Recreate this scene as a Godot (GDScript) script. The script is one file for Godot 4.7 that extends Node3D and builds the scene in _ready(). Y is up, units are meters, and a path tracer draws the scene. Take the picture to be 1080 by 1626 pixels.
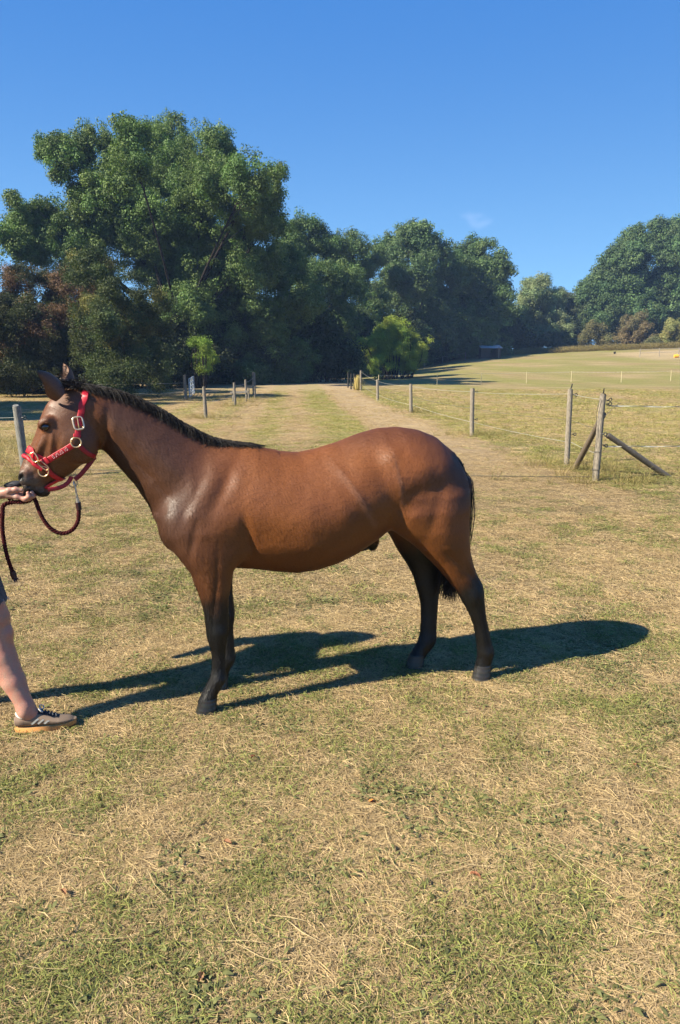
extends Node3D
# A bay pony held in a headcollar on a dry mown field, with oaks and a wire-fenced paddock behind.

const SUN_AZ := 26.5      # degrees that the light travels away from the camera, off the +x axis
const SUN_EL := 38.0
var rng := RandomNumberGenerator.new()
var n1 := FastNoiseLite.new()
var n2 := FastNoiseLite.new()
var used := {}

func _ready():
	rng.seed = 4711
	n1.seed = 5; n1.noise_type = FastNoiseLite.TYPE_SIMPLEX_SMOOTH; n1.fractal_octaves = 3; n1.frequency = 1.0
	n2.seed = 11; n2.noise_type = FastNoiseLite.TYPE_SIMPLEX_SMOOTH; n2.fractal_octaves = 2; n2.frequency = 1.0
	build_light()
	make_materials()
	build_ground()
	build_grass()
	build_trees()
	build_fences()
	build_far_things()
	build_horse()
	build_person()
	build_litter()

func build_light():
	var cam := Camera3D.new(); cam.name = "camera"
	cam.fov = 70.0; cam.near = 0.05; cam.far = 2000.0
	add_child(cam)
	cam.position = Vector3(0, 1.6, 0)
	cam.rotation_degrees = Vector3(-11.1097, 0, 0)
	cam.current = true
	var we := WorldEnvironment.new(); we.name = "world_environment"
	var e := Environment.new()
	e.background_mode = Environment.BG_SKY
	e.tonemap_mode = Environment.TONE_MAPPER_LINEAR
	e.tonemap_exposure = 2.4
	e.sdfgi_enabled = true; e.ssao_enabled = true; e.ssil_enabled = true
	e.fog_enabled = true
	e.fog_density = 0.0005
	e.fog_light_color = Color(0.62, 0.75, 0.95)
	var sm := ProceduralSkyMaterial.new()
	sm.sky_top_color = lin(0.018, 0.092, 0.288)
	sm.sky_horizon_color = lin(0.187, 0.380, 0.557)
	sm.sky_curve = 0.125
	sm.ground_bottom_color = lin(0.20, 0.16, 0.09)
	sm.ground_horizon_color = lin(0.30, 0.30, 0.25)
	sm.sun_angle_max = 8.0
	sm.sky_cover = cloud_cover()
	var sky := Sky.new(); sky.sky_material = sm
	e.sky = sky
	we.environment = e
	add_child(we)
	var sun := DirectionalLight3D.new(); sun.name = "sun"
	sun.light_energy = 1.6
	sun.light_color = Color(1.0, 0.965, 0.88)
	sun.light_angular_distance = 0.5
	sun.shadow_enabled = true
	var az := deg_to_rad(SUN_AZ); var el := deg_to_rad(SUN_EL)
	var d := Vector3(cos(az) * cos(el), -sin(el), -sin(az) * cos(el))
	add_child(sun)
	sun.transform = Transform3D(Basis.looking_at(d, Vector3.UP), Vector3(-30, 40, 20))

func cloud_cover() -> ImageTexture:
	# one small wisp low over the far trees, and a few more of its kind round the rest of the sky
	var im := Image.create(2048, 1024, false, Image.FORMAT_RGBA8)
	im.fill(Color(1, 1, 1, 0))
	var puffs := [[9.9 / 360.0, 10.5, 6.5, 2.6], [0.28, 14.0, 12, 5], [0.72, 11.0, 12, 5], [0.56, 17.0, 14, 5]]
	for q in puffs:
		var cx := int(q[0] * 2048); var cy := int((90.0 - q[1]) / 180.0 * 1024)
		for y in range(cy - 14, cy + 15):
			for x in range(cx - 40, cx + 41):
				var dx: float = float(x - cx) / q[2]; var dy: float = float(y - cy) / q[3]
				var r: float = dx * dx + dy * dy + 1.7 * n1.get_noise_2d(x * 0.09, y * 0.20)
				var a := clampf(1.0 - r, 0.0, 1.0)
				if a > 0.0: im.set_pixel(x, y, Color(1.0, 0.93, 0.90, a * 0.04))
	return ImageTexture.create_from_image(im)

# ---------------------------------------------------------------- helpers
func lin(r: float, g: float, b: float) -> Color: return Color(r, g, b).linear_to_srgb()

func numbered(called: String) -> String:
	if not used.has(called):
		used[called] = 0
		return called
	used[called] += 1
	return "%s_%03d" % [called, used[called]]

func tag(o: Node, label := "", category := "", group := "", kind := ""):
	if label: o.set_meta("label", label)
	if category: o.set_meta("category", category)
	if group: o.set_meta("group", group)
	if kind: o.set_meta("kind", kind)
	return o

func thing(called: String, label: String, category: String, at := Vector3.ZERO, group := "") -> Node3D:
	var o := Node3D.new(); o.name = numbered(called)
	add_child(o); o.position = at
	tag(o, label, category, group)
	return o

func obj(called: String, m: Mesh, mat: Material, parent: Node = null) -> MeshInstance3D:
	var o := MeshInstance3D.new()
	o.mesh = m; o.material_override = null
	for s in m.get_surface_count(): m.surface_set_material(s, mat)
	if parent == null:
		o.name = numbered(called); add_child(o)
	else:
		var i := 0; var want := called
		while parent.has_node(NodePath(want)):
			i += 1; want = "%s_%03d" % [called, i]
		o.name = want; parent.add_child(o, true)
	return o

class Mb:   # collects shapes into one mesh
	var v := PackedVector3Array()
	var n := PackedVector3Array()
	var c := PackedColorArray()
	var ix := PackedInt32Array()
	func tri(a: Vector3, b: Vector3, d: Vector3, col := Color.WHITE):
		var nn := (d - a).cross(b - a).normalized()
		var k := v.size()
		v.append(a); v.append(b); v.append(d)
		for i in 3: n.append(nn); c.append(col)
		ix.append(k); ix.append(k + 1); ix.append(k + 2)
	func quad(a: Vector3, b: Vector3, d: Vector3, e: Vector3, col := Color.WHITE):
		tri(a, b, d, col); tri(a, d, e, col)
	func tube(pts: Array, rad: Array, sides: int, col := Color.WHITE, caps := true, flat := 1.0, side_hint := Vector3.ZERO):
		# a tube along pts with radius rad at each; flat squashes it across side_hint
		var k := v.size(); var m := pts.size()
		var up := Vector3.UP if side_hint == Vector3.ZERO else side_hint
		for i in m:
			var t: Vector3 = (pts[mini(i + 1, m - 1)] - pts[maxi(i - 1, 0)]).normalized()
			var s := t.cross(up)
			if s.length() < 0.05: s = t.cross(Vector3(1, 0, 0.3))
			s = s.normalized()
			var w := s.cross(t).normalized()
			for j in sides:
				var a := TAU * j / sides
				var nn := (s * cos(a) + w * sin(a))
				v.append(pts[i] + s * cos(a) * rad[i] + w * sin(a) * rad[i] * flat); n.append(nn); c.append(col)
		for i in m - 1:
			for j in sides:
				var a := k + i * sides + j; var b := k + i * sides + (j + 1) % sides
				ix.append_array(PackedInt32Array([a, b, a + sides, b, b + sides, a + sides]))
		if caps:
			for e in [0, m - 1]:
				var t: Vector3 = (pts[1] - pts[0]).normalized() * -1.0 if e == 0 else (pts[m - 1] - pts[m - 2]).normalized()
				var b := v.size()
				v.append(pts[e]); n.append(t); c.append(col)
				for j in sides: v.append(v[k + e * sides + j]); n.append(t); c.append(col)
				for j in sides:
					if e == 0: ix.append_array(PackedInt32Array([b, b + 1 + (j + 1) % sides, b + 1 + j]))
					else: ix.append_array(PackedInt32Array([b, b + 1 + j, b + 1 + (j + 1) % sides]))
	func strip(pts: Array, wid: Array, side: Vector3, col := Color.WHITE, col2 := Color.WHITE):
		# a thin ribbon (hair, blade of grass)
		var k := v.size(); var m := pts.size()
		for i in m:
			var t: Vector3 = (pts[mini(i + 1, m - 1)] - pts[maxi(i - 1, 0)]).normalized()
			var nn := t.cross(side).normalized()
			var cc := col.lerp(col2, float(i) / maxf(m - 1, 1))
			v.append(pts[i] - side * wid[i]); v.append(pts[i] + side * wid[i])
			n.append(nn); n.append(nn); c.append(cc); c.append(cc)
		for i in m - 1:
			var a := k + i * 2
			ix.append_array(PackedInt32Array([a, a + 1, a + 2, a + 1, a + 3, a + 2]))
	func box(cen: Vector3, size: Vector3, bas := Basis.IDENTITY, bev := 0.0, col := Color.WHITE):
		var h := size * 0.5; var b := minf(bev, minf(h.x, minf(h.y, h.z)) * 0.9)
		var q := h - Vector3(b, b, b)
		for ax in 3:
			for sg in [-1.0, 1.0]:
				var u := (ax + 1) % 3; var w := (ax + 2) % 3
				var p := []
				for cc in [[-1, -1], [1, -1], [1, 1], [-1, 1]]:
					var a := Vector3.ZERO
					a[ax] = h[ax] * sg; a[u] = q[u] * cc[0]; a[w] = q[w] * cc[1]
					p.append(cen + bas * a)
				if sg > 0: quad(p[0], p[3], p[2], p[1], col)
				else: quad(p[0], p[1], p[2], p[3], col)
		if b > 0.0:
			for ax in 3:
				var u := (ax + 1) % 3; var w := (ax + 2) % 3
				for su in [-1.0, 1.0]:
					for sw in [-1.0, 1.0]:
						var p := []
						for cc in [[0, -1], [1, -1], [1, 1], [0, 1]]:
							var a := Vector3.ZERO
							a[ax] = q[ax] * cc[1]
							a[u] = (h[u] if cc[0] == 0 else q[u]) * su
							a[w] = (q[w] if cc[0] == 0 else h[w]) * sw
							p.append(cen + bas * a)
						if su * sw < 0: quad(p[0], p[1], p[2], p[3], col)
						else: quad(p[0], p[3], p[2], p[1], col)
			for sx in [-1.0, 1.0]:
				for sy in [-1.0, 1.0]:
					for sz in [-1.0, 1.0]:
						var a := cen + bas * Vector3(h.x * sx, q.y * sy, q.z * sz)
						var d := cen + bas * Vector3(q.x * sx, h.y * sy, q.z * sz)
						var e := cen + bas * Vector3(q.x * sx, q.y * sy, h.z * sz)
						if sx * sy * sz > 0: tri(a, e, d, col)
						else: tri(a, d, e, col)
	func done(check := true) -> ArrayMesh:
		if check:   # front faces run clockwise: turn those that disagree with their normals
			for i in range(0, ix.size(), 3):
				var p := v[ix[i]]
				if (v[ix[i + 2]] - p).cross(v[ix[i + 1]] - p).dot(n[ix[i]] + n[ix[i + 1]] + n[ix[i + 2]]) < 0.0:
					var q := ix[i + 1]; ix[i + 1] = ix[i + 2]; ix[i + 2] = q
		var a := []
		a.resize(Mesh.ARRAY_MAX)
		a[Mesh.ARRAY_VERTEX] = v; a[Mesh.ARRAY_NORMAL] = n; a[Mesh.ARRAY_COLOR] = c; a[Mesh.ARRAY_INDEX] = ix
		var m := ArrayMesh.new()
		m.add_surface_from_arrays(Mesh.PRIMITIVE_TRIANGLES, a)
		return m

func curve(pts: Array, steps: int) -> Array:   # Catmull-Rom through pts
	var out := []
	for i in pts.size() - 1:
		var a: Vector3 = pts[maxi(i - 1, 0)]; var b: Vector3 = pts[i]; var d: Vector3 = pts[i + 1]; var e: Vector3 = pts[mini(i + 2, pts.size() - 1)]
		for s in steps: out.append(b.cubic_interpolate(d, a, e, float(s) / steps))
	out.append(pts[pts.size() - 1])
	return out

func even(n: int, r0: float, r1: float) -> Array:
	var o := []
	for i in n: o.append(lerpf(r0, r1, float(i) / maxf(n - 1, 1)))
	return o

var M := {}
func mat(rough: float, col := Color.WHITE, vc := true, spec := 0.5) -> StandardMaterial3D:
	var m := StandardMaterial3D.new()
	m.roughness = rough; m.metallic_specular = spec; m.albedo_color = col
	m.vertex_color_use_as_albedo = vc
	m.cull_mode = BaseMaterial3D.CULL_DISABLED
	return m

func noise_img(w: int, f: float, lo: float, hi: float, sx := 1.0, sy := 1.0, sd := 1, oct := 3) -> Image:
	# a seamless-enough grey texture: noise on a torus would be dear, so blend two shifted copies
	var n := FastNoiseLite.new(); n.seed = sd; n.frequency = f; n.fractal_octaves = oct
	n.noise_type = FastNoiseLite.TYPE_SIMPLEX_SMOOTH
	var im := Image.create(w, w, false, Image.FORMAT_RGBA8)
	for y in w:
		var ty := float(y) / w
		for x in w:
			var tx := float(x) / w
			var a := n.get_noise_2d(x * sx, y * sy) * tx + n.get_noise_2d((x + w) * sx, y * sy) * (1.0 - tx)
			var b := n.get_noise_2d(x * sx, (y + w) * sy) * tx + n.get_noise_2d((x + w) * sx, (y + w) * sy) * (1.0 - tx)
			var q := a * ty + b * (1.0 - ty)
			var g := clampf(lerpf(lo, hi, 0.5 + q), 0.0, 1.0)
			im.set_pixel(x, y, Color(g, g, g))
	return im

func tri_tex(m: StandardMaterial3D, albedo: Texture2D, normal: Texture2D, scale: float, world := false, nscale := 0.6):
	if albedo: m.albedo_texture = albedo
	if normal:
		m.normal_enabled = true; m.normal_texture = normal; m.normal_scale = nscale
	m.uv1_triplanar = true; m.uv1_world_triplanar = world
	m.uv1_scale = Vector3(scale, scale, scale)

func make_materials():
	var fur := noise_img(256, 0.05, 0.72, 1.0, 2.6, 0.6, 3)
	var furn := noise_img(256, 0.06, 0.0, 1.0, 3.0, 0.7, 4); furn.bump_map_to_normal_map(2.0)
	var m := mat(0.5, Color.WHITE, true, 0.45); tri_tex(m, ImageTexture.create_from_image(fur), ImageTexture.create_from_image(furn), 9.0, false, 0.3)
	M.coat = m
	M.hair = mat(0.6, Color.WHITE, true, 0.3)
	M.fur = mat(0.45, Color.WHITE, true, 0.5)
	M.rope = mat(0.85, Color.WHITE, true, 0.25)
	M.hoof = mat(0.33)
	var e := mat(0.08); e.clearcoat_enabled = true; e.clearcoat = 1.0; e.clearcoat_roughness = 0.03; M.eye = e
	# wood: grey weathered softwood with long grain
	var wood := noise_img(256, 0.03, 0.45, 1.0, 4.0, 0.35, 8, 4)
	var wn := wood.duplicate(); wn.bump_map_to_normal_map(3.0)
	m = mat(0.85); tri_tex(m, ImageTexture.create_from_image(wood), ImageTexture.create_from_image(wn), 4.0, false, 0.9); M.wood = m
	var bark := noise_img(256, 0.05, 0.3, 1.0, 2.0, 0.6, 18, 4)
	var bn := bark.duplicate(); bn.bump_map_to_normal_map(6.0)
	m = mat(0.95, Color.WHITE, true, 0.2); tri_tex(m, ImageTexture.create_from_image(bark), ImageTexture.create_from_image(bn), 0.7, true, 1.0); M.bark = m
	var web := noise_img(128, 0.25, 0.75, 1.0, 1.0, 1.0, 21, 2)
	var webn := web.duplicate(); webn.bump_map_to_normal_map(3.0)
	m = mat(0.5); tri_tex(m, ImageTexture.create_from_image(web), ImageTexture.create_from_image(webn), 22.0, false, 0.4); M.web = m
	m = mat(0.8); tri_tex(m, ImageTexture.create_from_image(web), ImageTexture.create_from_image(webn), 14.0, false, 0.6); M.cloth = m
	var sk := noise_img(128, 0.12, 0.85, 1.0, 1.0, 1.0, 25, 3)
	m = mat(0.5); tri_tex(m, ImageTexture.create_from_image(sk), null, 8.0); m.subsurf_scatter_enabled = true; m.subsurf_scatter_strength = 0.1; M.skin = m
	m = mat(0.3); m.metallic = 0.75; M.metal = m
	M.plastic = mat(0.45)
	m = mat(0.8, Color.WHITE, true, 0.2); M.grass = m
	m.backlight_enabled = true; m.backlight = lin(0.35, 0.33, 0.16)
	m = mat(0.62, Color.WHITE, true, 0.35); M.leaf = m
	m.backlight_enabled = true; m.backlight = lin(0.38, 0.48, 0.11)
	var gr := noise_img(512, 0.09, 0.5, 1.05, 1.0, 1.0, 31, 5)
	var gn := gr.duplicate(); gn.bump_map_to_normal_map(5.0)
	m = mat(0.95, Color.WHITE, true, 0.15); tri_tex(m, ImageTexture.create_from_image(gr), ImageTexture.create_from_image(gn), 0.9, true, 1.0); M.ground = m
	M.paint = mat(0.5)

# ---------------------------------------------------------------- the lie of the land
func sm(a: float, b: float, x: float) -> float:
	var t := clampf((x - a) / (b - a), 0.0, 1.0)
	return t * t * (3.0 - 2.0 * t)

func table(xs: Array, ys: Array, x: float) -> float:
	if x <= xs[0]: return ys[0]
	for i in xs.size() - 1:
		if x < xs[i + 1]: return lerpf(ys[i], ys[i + 1], (x - xs[i]) / (xs[i + 1] - xs[i]))
	return ys[ys.size() - 1]

const HS := [-0.3, 0.0, 0.02, 0.1, 0.172, 0.465, 0.8]
const HE := [0.3, 0.3, 0.35, 1.5, 2.7, 4.6, 5.5]
func land(x: float, z: float) -> float:
	var d := -z
	if d <= 1.0: return 0.0
	var y := 0.45 * sm(30.0, 62.0, d)
	if d > 58.0:
		y += table(HS, HE, x / d) * pow(clampf((d - 58.0) / 52.0, 0.0, 1.25), 1.2)
	return y

func ground_y(x: float, z: float) -> float:
	var near := sm(1.0, 6.0, Vector2(x, z).length()) * 0.5 + 0.5
	return land(x, z) + (n1.get_noise_2d(x * 0.5, z * 0.5) * 0.018 + n2.get_noise_2d(x * 2.3 + 9.0, z * 2.3) * 0.008) * near

# the line of the right-hand fence: x at depth d
func fence_x(d: float) -> float:
	return table([0.0, 10.53, 17.72, 27.25, 36.4, 46.6, 60.0], [4.6, 3.71, 3.2, 2.63, 1.86, 1.31, 0.5], d)

# share of green (0..1), share of bare trodden earth (0..1)
func green_at(x: float, z: float) -> float:
	var d := -z
	var a := n1.get_noise_2d(x * 0.55 + 3.0, z * 0.4) * 0.6 + n2.get_noise_2d(x * 1.9, z * 1.5 + 7.0) * 0.65 + n2.get_noise_2d(x * 5.0, z * 5.0) * 0.55
	var g := 0.36 + a * 0.95 - 0.12 * sm(0.0, 2.0, x) + 0.14 * sm(3.2, 2.0, d) * sm(0.4, -0.6, x)
	var fx := fence_x(d)
	if d > 8.0 and x < fx:
		# the trodden band along the fence, and mown stripes on the track
		var from_fence := fx - x
		var t := sm(7.0, 12.0, d)
		g -= t * 0.65 * sm(0.1, 0.5, from_fence) * (1.0 - sm(1.9, 2.6, from_fence))
		g += t * 0.75 * sm(2.2, 2.5, from_fence) * (1.0 - sm(3.0, 3.4, from_fence))
		g -= t * 0.25 * sm(4.8, 5.6, from_fence)
		g += t * 0.04 + t * 0.42 * sin(from_fence * 3.6 + 2.2) * sm(2.6, 3.4, from_fence)
	if x > fx and d > 9.0:
		g = 0.58 + a * 0.5 + 0.26 * sin(x * 0.75 + d * 0.16) * sm(20.0, 40.0, d)
		g += 0.25 * (1.0 - sm(0.0, 2.0, x - fx))
		g += 0.5 * sm(0.40, 0.75, n1.get_noise_2d(x * 0.02, d * 0.07 + 40.0) + 0.5) * sm(45.0, 70.0, d)
	return clampf(g, 0.0, 1.0)

func bare_at(x: float, z: float) -> float:
	var d := -z
	var b := sm(0.32, 0.6, n1.get_noise_2d(x * 0.8 + 31.0, z * 0.8 - 12.0)) * 0.7
	var fx := fence_x(d)
	if d > 8.0 and x < fx:
		var ff := fx - x
		b = maxf(b, 0.6 * sm(9.0, 14.0, d) * sm(0.2, 0.6, ff) * (1.0 - sm(1.6, 2.4, ff)))
		b = maxf(b, 0.7 * sm(42.0, 48.0, d))
	if d > 85.0 and x > 36.0 and x < 60.0 and d < 101.0: b = maxf(b, sm(36.0, 38.0, x) * sm(85.0, 88.0, d))
	return clampf(b, 0.0, 1.0)

func ground_color(x: float, z: float) -> Color:
	var g := green_at(x, z); var b := bare_at(x, z)
	var s := Color(0.47, 0.345, 0.18).lerp(Color(0.36, 0.25, 0.135), clampf(0.5 + 1.3 * n2.get_noise_2d(x * 3.1 + 50.0, z * 3.1), 0.0, 1.0))
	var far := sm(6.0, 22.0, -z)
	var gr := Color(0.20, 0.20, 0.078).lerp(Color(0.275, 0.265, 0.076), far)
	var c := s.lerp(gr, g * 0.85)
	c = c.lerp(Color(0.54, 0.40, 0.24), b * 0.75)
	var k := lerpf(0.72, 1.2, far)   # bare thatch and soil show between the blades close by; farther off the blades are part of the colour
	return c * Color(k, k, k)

func build_ground():
	var xs := PackedFloat32Array(); var zs := PackedFloat32Array()
	var x := 0.0; var st := 0.05
	while x < 900.0:
		xs.append(x)
		if x > 2.6: st *= 1.075
		x += st
	var ax := PackedFloat32Array()
	for i in range(xs.size() - 1, 0, -1): ax.append(-xs[i])
	ax.append_array(xs)
	var d := -60.0
	while d < 1200.0:
		zs.append(-d)
		if d < 0.6: d += maxf(0.1, -d * 0.25)
		elif d < 6.0: d += 0.05
		elif d < 130.0: d += 0.05 + (d - 6.0) * 0.018
		else: d *= 1.2
	var mb := Mb.new()
	var nx := ax.size()
	for z in zs:
		for xx in ax:
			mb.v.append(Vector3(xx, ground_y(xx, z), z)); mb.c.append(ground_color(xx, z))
			var e: float = 0.03 + absf(z) * 0.004
			mb.n.append(Vector3(ground_y(xx - e, z) - ground_y(xx + e, z), 2.0 * e, ground_y(xx, z - e) - ground_y(xx, z + e)).normalized())
	for j in zs.size() - 1:
		for i in nx - 1:
			var a := j * nx + i
			mb.ix.append_array(PackedInt32Array([a, a + nx, a + 1, a + 1, a + nx, a + nx + 1]))
	var o := obj("ground", mb.done(false), M.ground)
	tag(o, "dry mown field of straw and green grass rising to the right", "field", "", "structure")

# ---------------------------------------------------------------- grass
func straw_mesh(sd: int, blades: int, spread: float, flat: float, len0: float, len1: float, w: float) -> ArrayMesh:
	var r := RandomNumberGenerator.new(); r.seed = sd
	var mb := Mb.new()
	for i in blades:
		var a := r.randf() * TAU
		var p := Vector3(r.randfn(0, spread), 0.0, r.randfn(0, spread))
		var l := r.randf_range(len0, len1)
		var rise := l * r.randf_range(0.05, 1.0) * (1.0 - flat)
		var b := a + r.randfn(0, 0.3)
		var q := p + Vector3(cos(a) * l * 0.5, rise * 0.75 + 0.004, sin(a) * l * 0.5)
		var e := q + Vector3(cos(b) * l * 0.5, rise * 0.25 * r.randf_range(-1.5, 1.0), sin(b) * l * 0.5)
		p.y = r.randf() * 0.012 * flat - 0.004
		var side := Vector3(-sin(a), r.randfn(0, 0.5), cos(a)).normalized()
		var t := r.randf_range(0.62, 1.15)
		var cc := Color(t, t, t * r.randf_range(0.85, 1.05))
		mb.strip([p, q, e], [w * 0.8, w, w * 0.25], side, cc * Color(0.85, 0.85, 0.85), cc)
	return mb.done()

func weed_mesh(sd: int) -> ArrayMesh:
	# a flat rosette of small broad leaves
	var r := RandomNumberGenerator.new(); r.seed = sd
	var mb := Mb.new()
	for i in 9:
		var a := TAU * i / 9.0 + r.randfn(0, 0.3)
		var l := r.randf_range(0.010, 0.028)
		var p := Vector3(cos(a), 0, sin(a)) * r.randf_range(0.0, 0.03)
		p.y = r.randf_range(0.0, 0.012)
		var up := r.randf_range(0.1, 0.9)
		var q := p + Vector3(cos(a) * l * 0.5, l * 0.4 * up, sin(a) * l * 0.5)
		var e := p + Vector3(cos(a) * l, l * 0.25 * up, sin(a) * l)
		var side := Vector3(-sin(a), r.randfn(0, 0.25), cos(a)).normalized()
		var t := r.randf_range(0.7, 1.2)
		mb.strip([p, p.lerp(q, 0.6), q, e], [0.0015, l * 0.17, l * 0.19, 0.001], side, Color(t, t, t * 0.9), Color(t, t, t))
	return mb.done()

func scatter(called: String, label: String, meshes: Array, xf: Array, cols: Array):
	# xf[k], cols[k]: the places and tints of the copies of meshes[k]
	for k in meshes.size():
		if xf[k].is_empty(): continue
		var mm := MultiMesh.new()
		mm.transform_format = MultiMesh.TRANSFORM_3D; mm.use_colors = true
		mm.mesh = meshes[k]
		mm.instance_count = xf[k].size()
		for i in xf[k].size():
			mm.set_instance_transform(i, xf[k][i]); mm.set_instance_color(i, cols[k][i])
		var o := MultiMeshInstance3D.new(); o.multimesh = mm; o.name = numbered(called)
		o.material_override = M.grass
		add_child(o)
		tag(o, label, "grass", "", "stuff")

func build_grass():
	var straw := [straw_mesh(1, 26, 0.035, 0.8, 0.018, 0.052, 0.0008), straw_mesh(2, 26, 0.045, 0.7, 0.018, 0.055, 0.0008), straw_mesh(3, 22, 0.05, 0.92, 0.018, 0.075, 0.0009)]
	var green := [straw_mesh(11, 20, 0.026, 0.3, 0.015, 0.05, 0.0011), straw_mesh(12, 20, 0.034, 0.5, 0.02, 0.055, 0.0012)]
	var weed := [weed_mesh(21), weed_mesh(22)]
	var sx := [[], [], []]; var sc := [[], [], []]
	var gx := [[], []]; var gc := [[], []]
	var wx := [[], []]; var wc := [[], []]
	# rings: depth from, depth to, tufts per square metre, size
	var rings := [[1.1, 2.6, 2000.0, 1.0], [2.6, 4.6, 1300.0, 1.0], [4.6, 8.0, 520.0, 1.25], [8.0, 14.0, 170.0, 1.6], [14.0, 26.0, 45.0, 2.3], [26.0, 48.0, 11.0, 3.6]]
	for q in rings:
		var d0: float = q[0]; var d1: float = q[1]
		var w0 := d1 * 0.50 + 0.35
		var count := int((d1 - d0) * 2.0 * w0 * q[2])
		for i in count:
			var d := rng.randf_range(d0, d1)
			var x := rng.randf_range(-w0, w0)
			if absf(x) > d * 0.50 + 0.3: continue
			var g := green_at(x, -d)
			var b := bare_at(x, -d)
			var y := ground_y(x, -d)
			var s: float = q[3] * rng.randf_range(0.7, 1.25)
			var right := x > fence_x(d) and d > 9.0
			if rng.randf() < b * 0.55: continue
			var bas := Basis(Vector3.UP, rng.randf() * TAU).scaled(Vector3(s, s * rng.randf_range(0.7, 1.1) * (1.0 if d < 8.0 else 0.7) * (1.5 if right else 1.0), s))
			var roll := rng.randf()
			if roll < g * 0.66:
				if rng.randf() < 0.12 + 0.75 * sm(0.05, 0.4, n1.get_noise_2d(x * 1.1 + 70.0, d * 1.1)) and d < 8.0 and not right:
					var k := rng.randi() % 2
					var t := rng.randf_range(0.75, 1.25)
					wx[k].append(Transform3D(bas, Vector3(x, y, -d))); wc[k].append(Color(0.175 * t, 0.178 * t, 0.070 * t))
				else:
					var k := rng.randi() % 2
					var t := rng.randf_range(0.75, 1.3)
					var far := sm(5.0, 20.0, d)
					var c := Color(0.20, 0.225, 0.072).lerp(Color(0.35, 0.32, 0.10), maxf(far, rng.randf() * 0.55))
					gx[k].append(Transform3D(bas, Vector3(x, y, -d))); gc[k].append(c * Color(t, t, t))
			else:
				var k := rng.randi() % 3
				var t := rng.randf_range(0.72, 1.2)
				var c := Color(0.67, 0.50, 0.27).lerp(Color(0.46, 0.315, 0.175), rng.randf() * 0.8)
				sx[k].append(Transform3D(bas, Vector3(x, y, -d))); sc[k].append(c * Color(t, t, t))
	# long pale stalks lying about
	var stalk := [straw_mesh(51, 1, 0.0, 0.93, 0.14, 0.16, 0.0008), straw_mesh(52, 2, 0.03, 0.9, 0.10, 0.18, 0.0007)]
	var lx := [[], []]; var lc := [[], []]
	for i in 900:
		var d := rng.randf_range(1.2, 7.0); var x := rng.randf_range(-0.55, 0.55) * d
		var k := rng.randi() % 2; var t := rng.randf_range(0.8, 1.15); var s := rng.randf_range(0.6, 1.3)
		lx[k].append(Transform3D(Basis(Vector3.UP, rng.randf() * TAU).scaled(Vector3(s, s, s)), Vector3(x, ground_y(x, -d) + 0.012, -d))); lc[k].append(Color(0.60 * t, 0.46 * t, 0.26 * t))
	scatter("straw_stalks", "long pale loose stalks lying on the cut grass", stalk, lx, lc)
	scatter("dry_grass", "cut straw-coloured grass lying over the whole field", straw, sx, sc)
	scatter("green_grass", "short green grass tufts growing through the straw", green, gx, gc)
	scatter("weeds", "low dull green weed leaves among the cut grass", weed, wx, wc)
	# tall dry grass: a band before the far hedge, at the feet of the right-hand posts and by the left-hand posts
	var tall := [straw_mesh(41, 26, 0.10, 0.0, 0.35, 0.75, 0.004)]
	var tx := [[]]; var tc := [[]]
	for i in 2600:
		var x := rng.randf_range(24.0, 66.0)
		var d := 110.0 + (x - 34.0) * -0.35 + rng.randf_range(-1.5, 2.5) + n1.get_noise_2d(x * 0.2, 3.0) * 2.0
		var s := rng.randf_range(1.0, 2.0)
		var t := rng.randf_range(0.7, 1.2)
		tx[0].append(Transform3D(Basis(Vector3.UP, rng.randf() * TAU).scaled(Vector3(s, s, s)), Vector3(x, ground_y(x, -d), -d)))
		tc[0].append(Color(0.40 * t, 0.31 * t, 0.13 * t).lerp(Color(0.2, 0.2, 0.06), rng.randf() * 0.4))
	var spots := [[3.71, 10.5, 0.5], [3.84, 12.2, 0.6], [4.4, 11.5, 0.7], [3.2, 17.7, 0.45], [2.63, 27.2, 0.5], [-4.4, 24.1, 0.5], [-4.5, 31.8, 0.6], [-4.7, 37.5, 0.8], [-4.7, 40.4, 1.0], [-4.6, 10.6, 0.5], [-5.0, 35.0, 0.9], [-7.8, 37.5, 0.9]]
	for q in spots:
		for i in 46:
			var x: float = q[0] + rng.randfn(0, q[2]); var d: float = q[1] + rng.randfn(0, q[2] * 0.7)
			var s := rng.randf_range(0.18, 0.5)
			var t := rng.randf_range(0.75, 1.2)
			tx[0].append(Transform3D(Basis(Vector3.UP, rng.randf() * TAU).scaled(Vector3(s, s, s)), Vector3(x, ground_y(x, -d), -d)))
			tc[0].append(Color(0.46 * t, 0.35 * t, 0.15 * t).lerp(Color(0.24, 0.24, 0.07), rng.randf() * 0.7))
	for i in 900:   # long pale stems left of the pony, by the left-hand fence
		var x := rng.randf_range(-9.5, -4.2); var d := rng.randf_range(9.0, 17.0)
		if rng.randf() > 0.25 + 0.75 * sm(-5.2, -7.0, x): continue
		var s := rng.randf_range(0.25, 0.6)
		var t := rng.randf_range(0.8, 1.2)
		tx[0].append(Transform3D(Basis(Vector3.UP, rng.randf() * TAU).scaled(Vector3(s, s, s)), Vector3(x, ground_y(x, -d), -d)))
		tc[0].append(Color(0.50 * t, 0.40 * t, 0.19 * t).lerp(Color(0.24, 0.24, 0.07), rng.randf() * 0.5))
	scatter("tall_grass", "long dry uncut grass along the hedge and round the fence posts", tall, tx, tc)

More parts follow.
